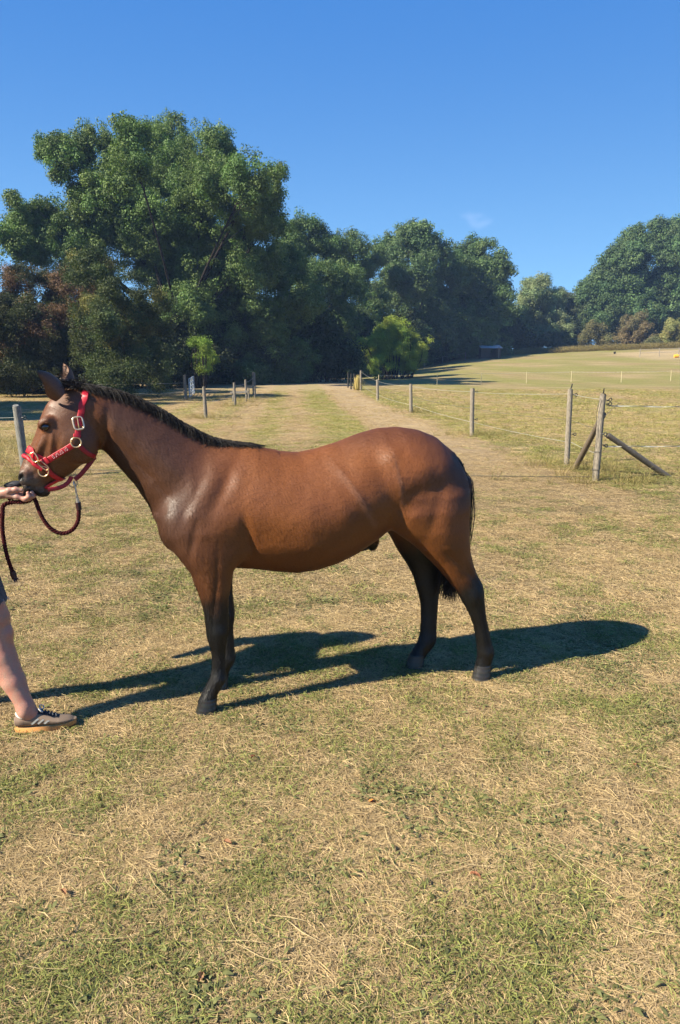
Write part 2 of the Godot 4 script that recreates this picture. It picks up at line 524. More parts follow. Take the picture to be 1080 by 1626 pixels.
# ---------------------------------------------------------------- trees
var clumps := []
var alt := Color.WHITE      # a second leaf tint, and the share of boughs that wear it
var alt_share := 0.0
func clump_mesh(sd: int, leaves: int, size: float) -> ArrayMesh:
	# a ball of single leaves, about 0.5 m in radius
	var r := RandomNumberGenerator.new(); r.seed = sd
	var mb := Mb.new()
	for i in leaves:
		var d := Vector3(r.randfn(), r.randfn() * 0.8, r.randfn()).normalized() * 0.5 * pow(r.randf(), 0.45)
		var out := (d.normalized() + Vector3(r.randfn(0, 0.6), r.randfn(0.3, 0.5), r.randfn(0, 0.6))).normalized()
		var t := out.cross(Vector3(r.randfn(), r.randfn(), r.randfn())).normalized()
		var s := out.cross(t)
		var l := size * r.randf_range(0.7, 1.25); var w := l * r.randf_range(0.5, 0.72)
		var q := r.randf_range(0.75, 1.2)
		var c := Color(q, q, q)
		var k := mb.v.size()
		for p in [d - t * l * 0.5, d + s * w * 0.5 + out * l * 0.05, d + t * l * 0.5 - out * l * 0.12, d - s * w * 0.5 + out * l * 0.05]:
			mb.v.append(p); mb.n.append(out); mb.c.append(c)
		mb.ix.append_array(PackedInt32Array([k, k + 1, k + 2, k, k + 2, k + 3]))
	return mb.done()

func crown(parent: Node3D, lobes: Array, col: Color, var_: float, dens: float, cs: float, kind: int, called := "crown"):
	# lobes: Vector4(x, y, z, radius) round the tree's base. Each is broken into smaller boughs of leaf clumps with gaps between them.
	var xf := []; var cl := PackedColorArray()
	for L in lobes:
		var c := Vector3(L.x, L.y, L.z); var R: float = L.w
		var boughs := int(clampf(9.0 * pow(R / 2.0, 0.8), 5, 26))
		var per := int(dens * 52.0 * R * R / (cs * cs) / boughs)
		for b in boughs:
			var dir := Vector3(rng.randfn(), rng.randfn() * 0.85 + 0.12, rng.randfn()).normalized()
			var bc := c + dir * R * rng.randf_range(0.45, 0.80)
			var br := R * rng.randf_range(0.30, 0.52)
			var tone := 1.0 + rng.randfn(0, var_)
			var tint := Color(col.r * tone * rng.randf_range(0.9, 1.15), col.g * tone, col.b * tone)
			if rng.randf() < alt_share * sm(1.5, 6.0, bc.y): tint = Color(alt.r * tone, alt.g * tone, alt.b * tone)
			for i in per:
				var o := Vector3(rng.randfn(), rng.randfn() * 0.75, rng.randfn()).normalized() * br * pow(rng.randf(), 0.5)
				var s := cs * rng.randf_range(0.55, 1.3)
				var p := bc + o
				if rng.randf() < 0.16: p = c + Vector3(rng.randfn(), rng.randfn() * 0.85 + 0.1, rng.randfn()).normalized() * R * rng.randf_range(0.7, 1.08)
				if p.y < s * 0.3: p.y = s * 0.3
				xf.append(Transform3D(Basis.from_euler(Vector3(rng.randf() * 0.8, rng.randf() * TAU, rng.randf() * 0.8)).scaled(Vector3(s, s, s)), p))
				var t := rng.randf_range(0.8, 1.2)
				cl.append(tint * Color(t, t, t))
	var mm := MultiMesh.new(); mm.transform_format = MultiMesh.TRANSFORM_3D; mm.use_colors = true
	mm.mesh = clumps[kind]; mm.instance_count = xf.size()
	for i in xf.size():
		mm.set_instance_transform(i, xf[i]); mm.set_instance_color(i, cl[i])
	var o := MultiMeshInstance3D.new(); o.multimesh = mm; o.name = called; o.material_override = M.leaf
	parent.add_child(o, true)
	tag(o, "", "", "", "stuff")

func tree(called: String, label: String, category: String, group: String, x: float, z: float, trunk_r: float, fork: float, lobes: Array, col: Color, var_ := 0.16, dens := 1.0, cs := 1.0, kind := 0) -> Node3D:
	var y := land(x, z) - 0.1
	var t := thing(called, label, category, Vector3(x, y, z), group)
	var bk := Color(0.085, 0.07, 0.055)
	if trunk_r > 0.0:
		var mb := Mb.new()
		var top := Vector3(rng.randfn(0, 0.25), fork, rng.randfn(0, 0.25))
		var pts := curve([Vector3(0, -0.3, 0), Vector3(rng.randfn(0, 0.06), 0.5, 0), Vector3(top.x * 0.5 + rng.randfn(0, 0.1), fork * 0.5, top.z * 0.5), top], 4)
		var rad := []
		for i in pts.size():
			var f := float(i) / (pts.size() - 1)
			rad.append(trunk_r * lerpf(1.0, 0.72, f) * (1.0 + 0.6 * pow(1.0 - f, 6.0)))
		mb.tube(pts, rad, 12, bk)
		obj("trunk", mb.done(), M.bark, t)
		var lb := Mb.new()
		for L in lobes:
			var c := Vector3(L.x, L.y, L.z)
			if c.y < fork * 0.75 or rng.randf() < 0.5: continue
			var r0 := trunk_r * clampf(L.w / 7.0, 0.13, 0.34)
			var mid := top.lerp(c, 0.5) + Vector3(rng.randfn(0, 0.35), rng.randf_range(-0.9, 0.5), rng.randfn(0, 0.35))
			var q := curve([top - Vector3(0, trunk_r, 0), mid, c], 5)
			lb.tube(q, even(q.size(), r0, r0 * 0.3), 7, bk)
			for k in 6:   # branches inside the bough
				var dir := Vector3(rng.randfn(), rng.randfn() * 0.8 + 0.3, rng.randfn()).normalized()
				var e: Vector3 = c + dir * float(L.w) * 0.8
				var st := mid.lerp(c, rng.randf_range(0.3, 1.0))
				var q2 := curve([st, st.lerp(e, 0.5) + Vector3(rng.randfn(0, 0.3), rng.randfn(0, 0.3), rng.randfn(0, 0.3)), e], 3)
				lb.tube(q2, even(q2.size(), r0 * 0.35, r0 * 0.08), 5, bk, false)
		if lb.v.size(): obj("limbs", lb.done(), M.bark, t)
	else:
		var sb := Mb.new()   # a bush: several stems from the ground
		for L in lobes:
			for k in 4:
				var c: Vector3 = Vector3(L.x, L.y, L.z) + Vector3(rng.randfn(0, 0.3), rng.randfn(0, 0.2), rng.randfn(0, 0.3)) * L.w
				var b := Vector3(c.x * 0.55 + rng.randfn(0, 0.15), -0.1, c.z * 0.55 + rng.randfn(0, 0.15))
				var q := curve([b, b.lerp(c, 0.5) + Vector3(rng.randfn(0, 0.2), 0.1, rng.randfn(0, 0.2)), c], 3)
				sb.tube(q, even(q.size(), 0.06, 0.02), 5, bk, false)
		tag(obj("stems", sb.done(), M.bark, t), "", "", "", "stuff")
	crown(t, lobes, col, var_, dens, cs, kind)
	return t

func build_trees():
	clumps = [clump_mesh(1, 130, 0.128), clump_mesh(2, 110, 0.155), clump_mesh(3, 120, 0.105)]
	var oak := Color(0.128, 0.195, 0.056)
	var dark := Color(0.102, 0.162, 0.052)
	var L := []
	L = [Vector4(-1.5,18.2,-5.3,2.18), Vector4(-1.4,14.9,6.6,1.50), Vector4(2.1,16.5,-1.1,2.03), Vector4(-6.9,15.2,1.5,1.75), Vector4(-8.1,15.9,1.2,1.11), Vector4(-5.5,16.3,0.6,1.59), Vector4(5.7,13.1,5.3,1.54), Vector4(6.4,12.6,0.6,1.41), Vector4(7.3,14.2,2.2,0.82), Vector4(-3.9,15.7,-8.6,2.74), Vector4(1.2,13.2,-0.6,2.20), Vector4(-4.9,12.7,0.9,2.33), Vector4(-8.6,11.5,0.7,1.68), Vector4(-10.4,11.5,1.7,1.56), Vector4(-11.0,9.3,2.7,1.71), Vector4(-8.2,9.1,1.0,2.14), Vector4(-4.6,11.0,-1.3,1.94), Vector4(-0.5,10.3,0.6,2.34), Vector4(2.6,10.5,-2.5,2.18), Vector4(6.0,10.7,0.5,1.22), Vector4(2.0,7.8,-0.1,2.18), Vector4(4.0,9.2,-4.0,1.73), Vector4(-2.0,7.9,-1.4,1.94), Vector4(0.8,5.5,1.3,1.85), Vector4(-6.6,12.4,0.5,1.41), Vector4(-7.4,10.4,-1.4,2.23), Vector4(-12.0,11.9,-5.0,1.76), Vector4(-4.3,13.6,0.7,2.06), Vector4(-2.2,11.5,0.6,2.43), Vector4(0.2,11.5,-2.6,2.68), Vector4(4.7,11.8,2.3,2.00), Vector4(-5.9,8.1,0.8,1.96), Vector4(0.2,8.7,-2.3,2.47), Vector4(-3.1,9.5,-1.5,1.75), Vector4(5.1,8.2,-0.2,1.71), Vector4(6.9,11.3,-1.7,1.08), Vector4(-1.5,13.1,7.4,1.64), Vector4(-0.5,15.6,-2.7,2.18), Vector4(3.5,13.6,2.5,1.81)]
	tree("oak_tree", "huge spreading oak with gaps of sky through its crown, at left", "tree", "", -11.51, -55.0, 0.55, 4.6, L, oak, 0.16, 1.00, 0.95, 0)
	L = [Vector4(0.7,8.6,3.3,1.98), Vector4(-2.0,6.8,-0.6,2.12), Vector4(2.3,8.7,-1.4,1.94), Vector4(0.1,5.7,0.9,2.46), Vector4(-2.4,3.6,2.2,1.92), Vector4(1.9,3.9,-0.1,2.40), Vector4(3.6,6.2,0.1,1.89), Vector4(-1.4,2.5,-2.8,1.89), Vector4(3.2,2.0,-1.5,1.74), Vector4(1.1,1.5,-0.4,1.51), Vector4(-2.7,9.3,-2.2,1.76), Vector4(-2.5,1.0,0.4,1.69), Vector4(0.1,1.0,1.9,1.45), Vector4(2.2,1.0,-1.2,1.53), Vector4(-1.0,10.5,-1.2,1.53)]
	tree("tree", "dense dark tree crowding the right side of the big oak", "tree", "trees along the far edge of the field", -6.74, -58.0, 0.35, 3.0, L, dark, 0.18, 1.00, 1.00, 0)
	L = [Vector4(-0.1,14.7,0.4,2.53), Vector4(-2.1,11.5,1.6,2.77), Vector4(2.2,13.7,-0.5,2.13), Vector4(1.6,9.6,5.0,2.92), Vector4(-0.6,6.9,-1.4,3.30), Vector4(3.2,5.6,-1.0,2.86), Vector4(4.2,9.4,3.3,2.17), Vector4(0.8,2.8,-0.1,2.69), Vector4(3.9,2.1,1.9,2.07), Vector4(-1.9,14.9,-1.5,1.87), Vector4(-0.4,1.1,4.1,2.28), Vector4(2.2,0.8,1.8,2.07), Vector4(-2.8,2.9,-1.4,2.44), Vector4(4.6,0.8,-2.3,1.89)]
	tree("tree", "tall dark tree with a rounded top, second right of the big oak", "tree", "trees along the far edge of the field", -3.53, -82.0, 0.35, 3.5, L, dark, 0.17, 1.00, 1.15, 0)
	L = [Vector4(-0.8,15.0,4.3,1.87), Vector4(1.0,13.7,1.0,2.27), Vector4(-0.7,11.8,-0.7,2.80), Vector4(1.2,8.6,1.2,2.75), Vector4(-0.6,5.0,-3.2,3.04), Vector4(2.0,4.4,2.4,2.23), Vector4(0.5,2.2,-0.7,2.14), Vector4(-1.7,14.1,2.1,1.60)]
	tree("tree", "slim dark tree squeezed between two broader ones, mid treeline", "tree", "trees along the far edge of the field", 2.29, -95.0, 0.30, 4.0, L, dark, 0.15, 1.00, 1.30, 0)
	L = [Vector4(-0.6,17.3,-4.2,2.80), Vector4(-3.3,15.0,0.1,2.51), Vector4(1.9,14.9,1.1,2.66), Vector4(-1.3,12.0,5.2,3.92), Vector4(-3.8,10.6,-5.0,3.01), Vector4(3.8,11.2,-2.3,3.11), Vector4(-0.1,7.8,-2.3,4.39), Vector4(-3.3,3.9,-3.4,3.33), Vector4(3.8,5.1,-1.0,3.62), Vector4(0.0,2.5,1.9,3.17), Vector4(-2.4,16.7,2.4,1.93), Vector4(0.3,16.8,2.4,1.93)]
	tree("tree", "tall round-headed tree with bluish green crown, middle of treeline", "tree", "trees along the far edge of the field", 10.30, -104.0, 0.50, 6.0, L, Color(0.100, 0.155, 0.058), 0.13, 1.00, 1.50, 1)
	L = [Vector4(-1.2,14.9,-4.1,2.80), Vector4(-4.1,11.7,4.4,2.60), Vector4(1.2,12.3,1.8,2.66), Vector4(-0.5,9.6,1.0,4.02), Vector4(-3.9,7.1,-0.7,3.30), Vector4(3.0,10.3,-1.7,1.96), Vector4(1.8,6.7,3.7,3.17), Vector4(-2.0,3.9,5.2,3.68), Vector4(-4.0,2.5,0.0,2.89), Vector4(4.4,3.8,-3.6,2.39), Vector4(0.8,15.2,-2.3,1.97), Vector4(-2.3,1.1,-0.6,2.52), Vector4(2.1,1.1,1.0,2.30)]
	tree("tree", "broad dark tree at right end of the long treeline", "tree", "trees along the far edge of the field", 20.74, -112.0, 0.50, 6.0, L, dark, 0.15, 1.00, 1.60, 1)
	L = [Vector4(-0.1,4.5,-0.3,1.39), Vector4(-1.3,3.4,0.2,1.20), Vector4(1.1,3.4,-0.8,1.22), Vector4(-0.2,2.4,0.8,1.43), Vector4(-0.9,4.2,-0.1,0.97), Vector4(0.8,4.3,0.1,0.96), Vector4(-1.6,2.2,-0.5,0.97), Vector4(1.5,2.3,-0.2,0.85), Vector4(-2.2,2.6,-2.6,1.25), Vector4(2.2,2.5,-1.5,1.23), Vector4(0.0,1.6,-1.5,1.23), Vector4(-1.6,1.3,2.0,1.00), Vector4(1.3,1.3,0.3,1.02), Vector4(-2.7,3.3,0.6,0.84), Vector4(2.5,3.4,-0.5,0.85)]
	tree("bush", "bright yellow-green bush lit in front of the dark treeline", "bush", "", 5.12, -70.0, 0.00, 2.0, L, Color(0.27, 0.34, 0.052), 0.14, 1.10, 0.80, 2)
	L = [Vector4(0.5,2.6,1.4,0.63), Vector4(-0.1,1.9,-0.7,0.61), Vector4(0.5,2.1,-0.6,0.57), Vector4(0.0,2.9,0.8,0.47), Vector4(0.4,1.3,0.6,0.55)]
	tree("bush", "small bright green bush right of the oak trunk", "bush", "", -9.39, -50.0, 0.00, 1.5, L, Color(0.17, 0.25, 0.032), 0.14, 1.00, 0.70, 2)
	L = [Vector4(-1.7,9.4,1.6,2.14), Vector4(-3.4,6.9,-0.1,2.39), Vector4(1.7,8.0,-1.3,2.19), Vector4(0.0,4.9,-4.1,2.91), Vector4(2.4,4.4,0.4,2.16), Vector4(-4.0,3.9,-1.5,1.98), Vector4(-0.0,11.0,-0.3,1.31), Vector4(-1.7,10.9,-3.5,1.34), Vector4(3.4,8.9,-1.5,1.10), Vector4(-1.3,2.2,-2.7,2.00), Vector4(0.6,2.0,2.2,1.92), Vector4(-1.3,7.2,0.4,2.81), Vector4(-5.1,5.6,1.6,2.36), Vector4(2.9,5.9,-3.0,2.67), Vector4(1.0,3.2,-1.3,2.63), Vector4(-3.2,3.6,0.6,2.38), Vector4(3.5,2.8,0.9,1.72)]
	tree("tree", "pale silvery green airy tree beyond the gap in the treeline", "tree", "trees along the far edge of the field", 33.64, -126.0, 0.35, 5.0, L, Color(0.21, 0.265, 0.12), 0.14, 1.00, 1.50, 0)
	L = [Vector4(-1.1,16.7,-1.5,3.85), Vector4(-6.2,13.4,2.1,3.52), Vector4(1.0,14.5,2.8,3.73), Vector4(-8.7,10.2,-1.4,3.40), Vector4(-0.3,10.1,-7.4,5.44), Vector4(1.9,8.2,0.7,4.90), Vector4(-13.3,7.4,1.7,2.43), Vector4(-10.8,4.4,3.5,3.49), Vector4(-5.4,3.3,4.0,4.12), Vector4(2.3,3.7,-1.6,4.08), Vector4(7.3,13.3,-2.6,5.02), Vector4(6.7,6.7,-0.0,4.93), Vector4(-6.5,7.9,-1.0,3.38), Vector4(-13.0,4.7,-0.3,2.25), Vector4(-1.1,18.6,-0.4,2.02), Vector4(8.5,8.3,4.6,4.32), Vector4(-7.7,12.2,1.4,3.77), Vector4(-4.7,16.5,-0.3,2.92), Vector4(-12.0,8.1,2.3,3.08), Vector4(-5.8,7.6,1.4,4.43), Vector4(-12.3,4.0,2.5,3.08), Vector4(-8.5,10.8,1.0,3.33), Vector4(3.6,17.9,-2.6,3.43)]
	tree("tree", "great rounded tree rising at the right edge beyond the paddock", "tree", "trees along the far edge of the field", 54.86, -130.0, 0.60, 7.0, L, Color(0.095, 0.152, 0.058), 0.14, 1.00, 1.70, 1)
	L = [Vector4(-2.4,9.2,1.2,1.79), Vector4(-3.3,6.9,0.5,2.06), Vector4(0.1,6.5,-2.4,2.10), Vector4(-1.2,4.6,-1.9,2.09)]
	tree("tree", "distant grey-green tree half hidden left of the great rounded tree", "tree", "trees along the far edge of the field", 47.54, -150.0, 0.30, 4.0, L, Color(0.13, 0.135, 0.07), 0.12, 0.90, 1.50, 0)
	L = [Vector4(-0.5,1.3,-1.7,1.33), Vector4(-2.4,0.6,2.1,0.89), Vector4(0.8,0.9,-0.9,1.02)]
	tree("bush", "dark green low bush at left end of the far hedge", "bush", "bushes along the far hedge", 29.42, -117.0, 0.00, 2.0, L, Color(0.06, 0.085, 0.028), 0.14, 1.00, 1.30, 0)
	L = [Vector4(-2.2,1.5,0.5,1.39), Vector4(0.2,1.5,-0.1,1.40), Vector4(-3.2,0.8,-0.8,1.01), Vector4(2.0,0.8,-1.1,1.01), Vector4(-0.8,2.1,-1.0,1.01)]
	tree("bush", "wide dark green bush in the far hedge below the pale tree", "bush", "bushes along the far hedge", 34.17, -116.0, 0.00, 2.0, L, Color(0.07, 0.092, 0.03), 0.14, 1.00, 1.30, 0)
	L = [Vector4(-1.1,1.9,-0.2,1.72), Vector4(-2.2,0.8,-1.6,1.23), Vector4(0.5,0.6,0.3,1.21), Vector4(-0.7,2.8,0.1,0.91)]
	tree("bush", "olive bush with a rounded top, middle of the far hedge", "bush", "bushes along the far hedge", 40.81, -117.0, 0.00, 2.0, L, Color(0.16, 0.15, 0.06), 0.14, 1.00, 1.30, 0)
	L = [Vector4(-1.3,2.9,-0.8,1.83), Vector4(0.0,1.6,0.6,1.70), Vector4(-2.1,1.3,-2.2,1.54), Vector4(-2.0,3.8,-1.0,0.91), Vector4(0.2,4.1,-2.2,0.92), Vector4(1.2,0.5,0.0,1.01)]
	tree("bush", "tall brownish bush in front of the great rounded tree", "bush", "bushes along the far hedge", 47.36, -117.0, 0.00, 2.0, L, Color(0.18, 0.15, 0.07), 0.14, 1.00, 1.30, 0)
	L = [Vector4(-1.8,2.0,0.4,1.57), Vector4(-0.0,1.4,-0.2,1.77), Vector4(-2.2,0.7,-0.7,0.99), Vector4(0.9,1.9,0.6,1.76)]
	tree("bush", "yellow-green bush at right edge of the far hedge", "bush", "bushes along the far hedge", 52.23, -114.0, 0.00, 2.0, L, Color(0.27, 0.26, 0.09), 0.14, 1.00, 1.20, 0)
	L = [Vector4(-1.1,0.6,-0.2,0.78), Vector4(-2.0,0.2,0.0,0.58), Vector4(-0.0,0.2,-1.0,0.59)]
	tree("bush", "low pale bush between the brownish bush and the yellow-green one", "bush", "bushes along the far hedge", 48.47, -113.0, 0.00, 1.0, L, Color(0.21, 0.20, 0.085), 0.12, 1.00, 1.00, 0)
	alt = Color(0.15, 0.085, 0.046); alt_share = 0.5
	L = [Vector4(-0.5,5.4,1.1,1.27), Vector4(0.6,6.2,-1.7,1.13), Vector4(3.3,5.7,1.0,0.99), Vector4(0.4,3.7,1.5,1.60), Vector4(2.5,3.6,1.1,1.62), Vector4(1.1,1.7,1.9,1.52), Vector4(-1.9,1.7,-0.2,1.67), Vector4(2.9,3.0,-1.7,1.28), Vector4(-3.2,5.2,-0.3,1.46), Vector4(-4.0,2.4,-1.0,1.70), Vector4(1.5,1.4,-2.6,1.31), Vector4(-0.5,6.5,-0.4,0.95), Vector4(2.0,6.5,-0.3,0.87), Vector4(3.9,5.4,0.4,1.07), Vector4(-0.0,1.1,2.6,1.36), Vector4(0.9,1.0,-1.2,1.49), Vector4(-1.0,3.6,2.8,1.49), Vector4(0.1,3.5,-1.0,1.71), Vector4(3.5,1.4,0.0,1.23), Vector4(2.4,4.6,-1.8,1.36)]
	tree("hawthorn_tree", "rusty red-brown topped hawthorn at left edge, dark below", "tree", "hedge trees at left", -17.36, -42.0, 0.20, 1.6, L, Color(0.066, 0.076, 0.029), 0.22, 1.00, 0.75, 2)
	alt = Color(0.17, 0.155, 0.045); alt_share = 0.35
	L = [Vector4(-1.1,6.2,0.1,1.17), Vector4(0.8,5.2,1.3,1.14), Vector4(1.5,3.7,-0.6,1.00), Vector4(0.2,3.2,0.9,1.21), Vector4(1.0,2.2,0.3,1.04), Vector4(-0.9,1.5,-0.1,1.11), Vector4(2.0,4.9,0.2,0.78), Vector4(0.9,3.9,0.3,0.97), Vector4(-1.1,4.5,1.3,0.95), Vector4(-1.9,6.5,0.3,0.78), Vector4(0.6,3.9,3.4,1.01), Vector4(1.9,2.1,0.3,0.98), Vector4(0.9,1.2,1.9,1.06), Vector4(-1.9,2.5,-1.8,1.23), Vector4(1.3,1.1,-2.0,0.90)]
	tree("hawthorn_tree", "olive yellow hawthorn with straggling sprays left of the oak trunk", "tree", "hedge trees at left", -11.13, -38.0, 0.20, 1.6, L, Color(0.072, 0.095, 0.031), 0.22, 0.85, 0.75, 2)
	# hedgerow trees beyond the left edge of the view, which throw the shade on the hedge and the grass there
	alt_share = 0.0
	var first: Node3D = null
	var k := 0
	for q in [[-19.5, 21.0, 1.0], [-21.5, 27.5, 1.15], [-27.0, 43.0, 1.3], [-33.0, 52.0, 1.4]]:
		L = [Vector4(0, 6.6, 0, 2.6), Vector4(-1.8, 5.0, 0.6, 2.2), Vector4(1.9, 4.8, -0.5, 2.2), Vector4(0.4, 3.4, 1.6, 2.0), Vector4(-0.6, 3.2, -1.7, 2.1), Vector4(0.2, 8.4, 0.2, 1.7), Vector4(1.6, 2.0, 0.6, 1.6), Vector4(-1.7, 1.9, -0.4, 1.6)]
		var where := Vector3(q[0], land(q[0], -q[1]) - 0.1, -q[1])
		var lab: String = ["rounded hedge tree outside the left edge, nearest the camera", "rounded hedge tree outside the left edge, second nearest", "large hedge tree behind the rusty hawthorn at left", "largest hedge tree at left, far behind the oak"][k]
		if first == null:
			first = tree("hedge_tree", lab, "tree", "hedge trees at left", q[0], -q[1], 0.25, 2.2, L, dark, 0.16, 0.9, 1.0, 0)
		else:
			var c := first.duplicate() as Node3D; c.name = numbered("hedge_tree"); add_child(c); c.position = where; c.rotation.y = k * 1.3; c.scale = Vector3.ONE * q[2]
			tag(c, lab, "tree", "hedge trees at left")
		k += 1
	# shrubs in the shade below the trees: nobody sees through under the crowns
	first = null
	k = 0
	var where_shrubs := [[-14.5, 50.0, "behind the olive hawthorn"], [-9.0, 60.0, "behind the oak trunk"], [-4.5, 64.0, "behind the small bright green bush"], [-2.0, 90.0, "beyond the end of the track, left"], [1.4, 88.0, "beyond the end of the track, right"], [6.5, 100.0, "behind the bright yellow-green bush"], [10.5, 110.0, "right of the bright yellow-green bush"], [15.5, 114.0, "left of the field shelter"], [21.0, 116.0, "behind the field shelter"], [-20.0, 58.0, "behind the rusty hawthorn"], [48.0, 128.0, "under the great rounded tree"], [40.0, 130.0, "behind the olive bush"], [-17.5, 44.0, "between the rusty and the olive hawthorn"], [-12.0, 56.0, "left of the oak trunk"], [-6.5, 70.0, "deep in the wood behind the oak"], [-2.8, 62.0, "under the tree crowding the oak"], [8.6, 104.0, "just right of the bright yellow-green bush"], [12.8, 111.0, "under the tall round-headed tree"], [18.4, 113.5, "just left of the field shelter"], [23.6, 117.5, "just right of the field shelter"], [-12.5, 66.0, "farthest back in the wood behind the oak"], [-22.5, 48.0, "behind the left edge of the hedge"]]
	for q in where_shrubs:
		L = [Vector4(0, 1.7, 0, 1.7), Vector4(-1.9, 1.3, 0.2, 1.5), Vector4(1.9, 1.4, -0.2, 1.5), Vector4(0.6, 3.0, -0.4, 1.5), Vector4(-1.0, 2.8, 0.2, 1.4)]
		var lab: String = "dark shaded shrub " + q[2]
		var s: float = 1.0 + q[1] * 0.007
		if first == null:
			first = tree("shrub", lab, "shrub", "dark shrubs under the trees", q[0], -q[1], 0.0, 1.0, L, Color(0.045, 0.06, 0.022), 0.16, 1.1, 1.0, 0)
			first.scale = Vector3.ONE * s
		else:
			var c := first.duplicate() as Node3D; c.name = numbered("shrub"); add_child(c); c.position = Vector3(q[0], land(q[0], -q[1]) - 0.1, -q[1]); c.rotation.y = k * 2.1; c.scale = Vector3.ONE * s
			tag(c, lab, "shrub", "dark shrubs under the trees")
		k += 1

func bark_post(mb: Mb, foot: Vector3, top: Vector3, r: float, col: Color):
	# a round fence post: slightly uneven, weathered, its top sawn a little askew
	var pts := []; var rad := []
	for i in 7:
		var f := i / 6.0
		pts.append(foot.lerp(top, f) + Vector3(rng.randfn(0, r * 0.05), 0, rng.randfn(0, r * 0.05)))
		rad.append(r * rng.randf_range(0.94, 1.04) * lerpf(1.06, 0.95, f))
	var dir := (top - foot).normalized()
	pts.append(top + dir * r * 0.18); rad.append(r * 0.86)
	var k := mb.v.size()
	mb.tube(pts, rad, 14, col)
	for i in range(k, mb.v.size()):
		var t := rng.randf_range(0.86, 1.1)
		mb.c[i] = Color(col.r * t, col.g * t, col.b * t)

const POSTC := Color(0.44, 0.37, 0.28)
func post(parent: Node, base: Vector3, foot: Vector3, top: Vector3, r: float, called := "post", label := "", col := POSTC) -> MeshInstance3D:
	var mb := Mb.new()
	bark_post(mb, foot - base, top - base, r, col)
	var o := obj(called, mb.done(), M.wood, parent)
	if label: tag(o, label)
	return o

func wire_mesh(a: Vector3, b: Vector3, sag: float, r: float, col: Color) -> ArrayMesh:
	var mb := Mb.new(); var pts := []
	var n := 14
	for i in n + 1:
		var f := float(i) / n
		pts.append(a.lerp(b, f) - Vector3(0, sag * 4.0 * f * (1.0 - f), 0))
	mb.tube(pts, even(n + 1, r, r), 5, col)
	return mb.done()

func insulator(parent: Node, at: Vector3, out: Vector3):
	# a black plastic ring on a screw
	var mb := Mb.new(); var pts := []
	var side := out.cross(Vector3.UP).normalized()
	mb.tube([at, at + out * 0.035], [0.008, 0.011], 8, Color(0.012, 0.012, 0.013))
	for i in 13:
		var a := TAU * i / 12.0
		pts.append(at + out * (0.055 + 0.020 * -cos(a)) + Vector3.UP * 0.022 * sin(a))
	mb.tube(pts, even(13, 0.0065, 0.0065), 6, Color(0.012, 0.012, 0.013), false, 1.0, side)
	obj("insulator", mb.done(), M.plastic, parent)

func G(x: float, d: float, up := 0.0) -> Vector3: return Vector3(x, land(x, -d) + up, -d)

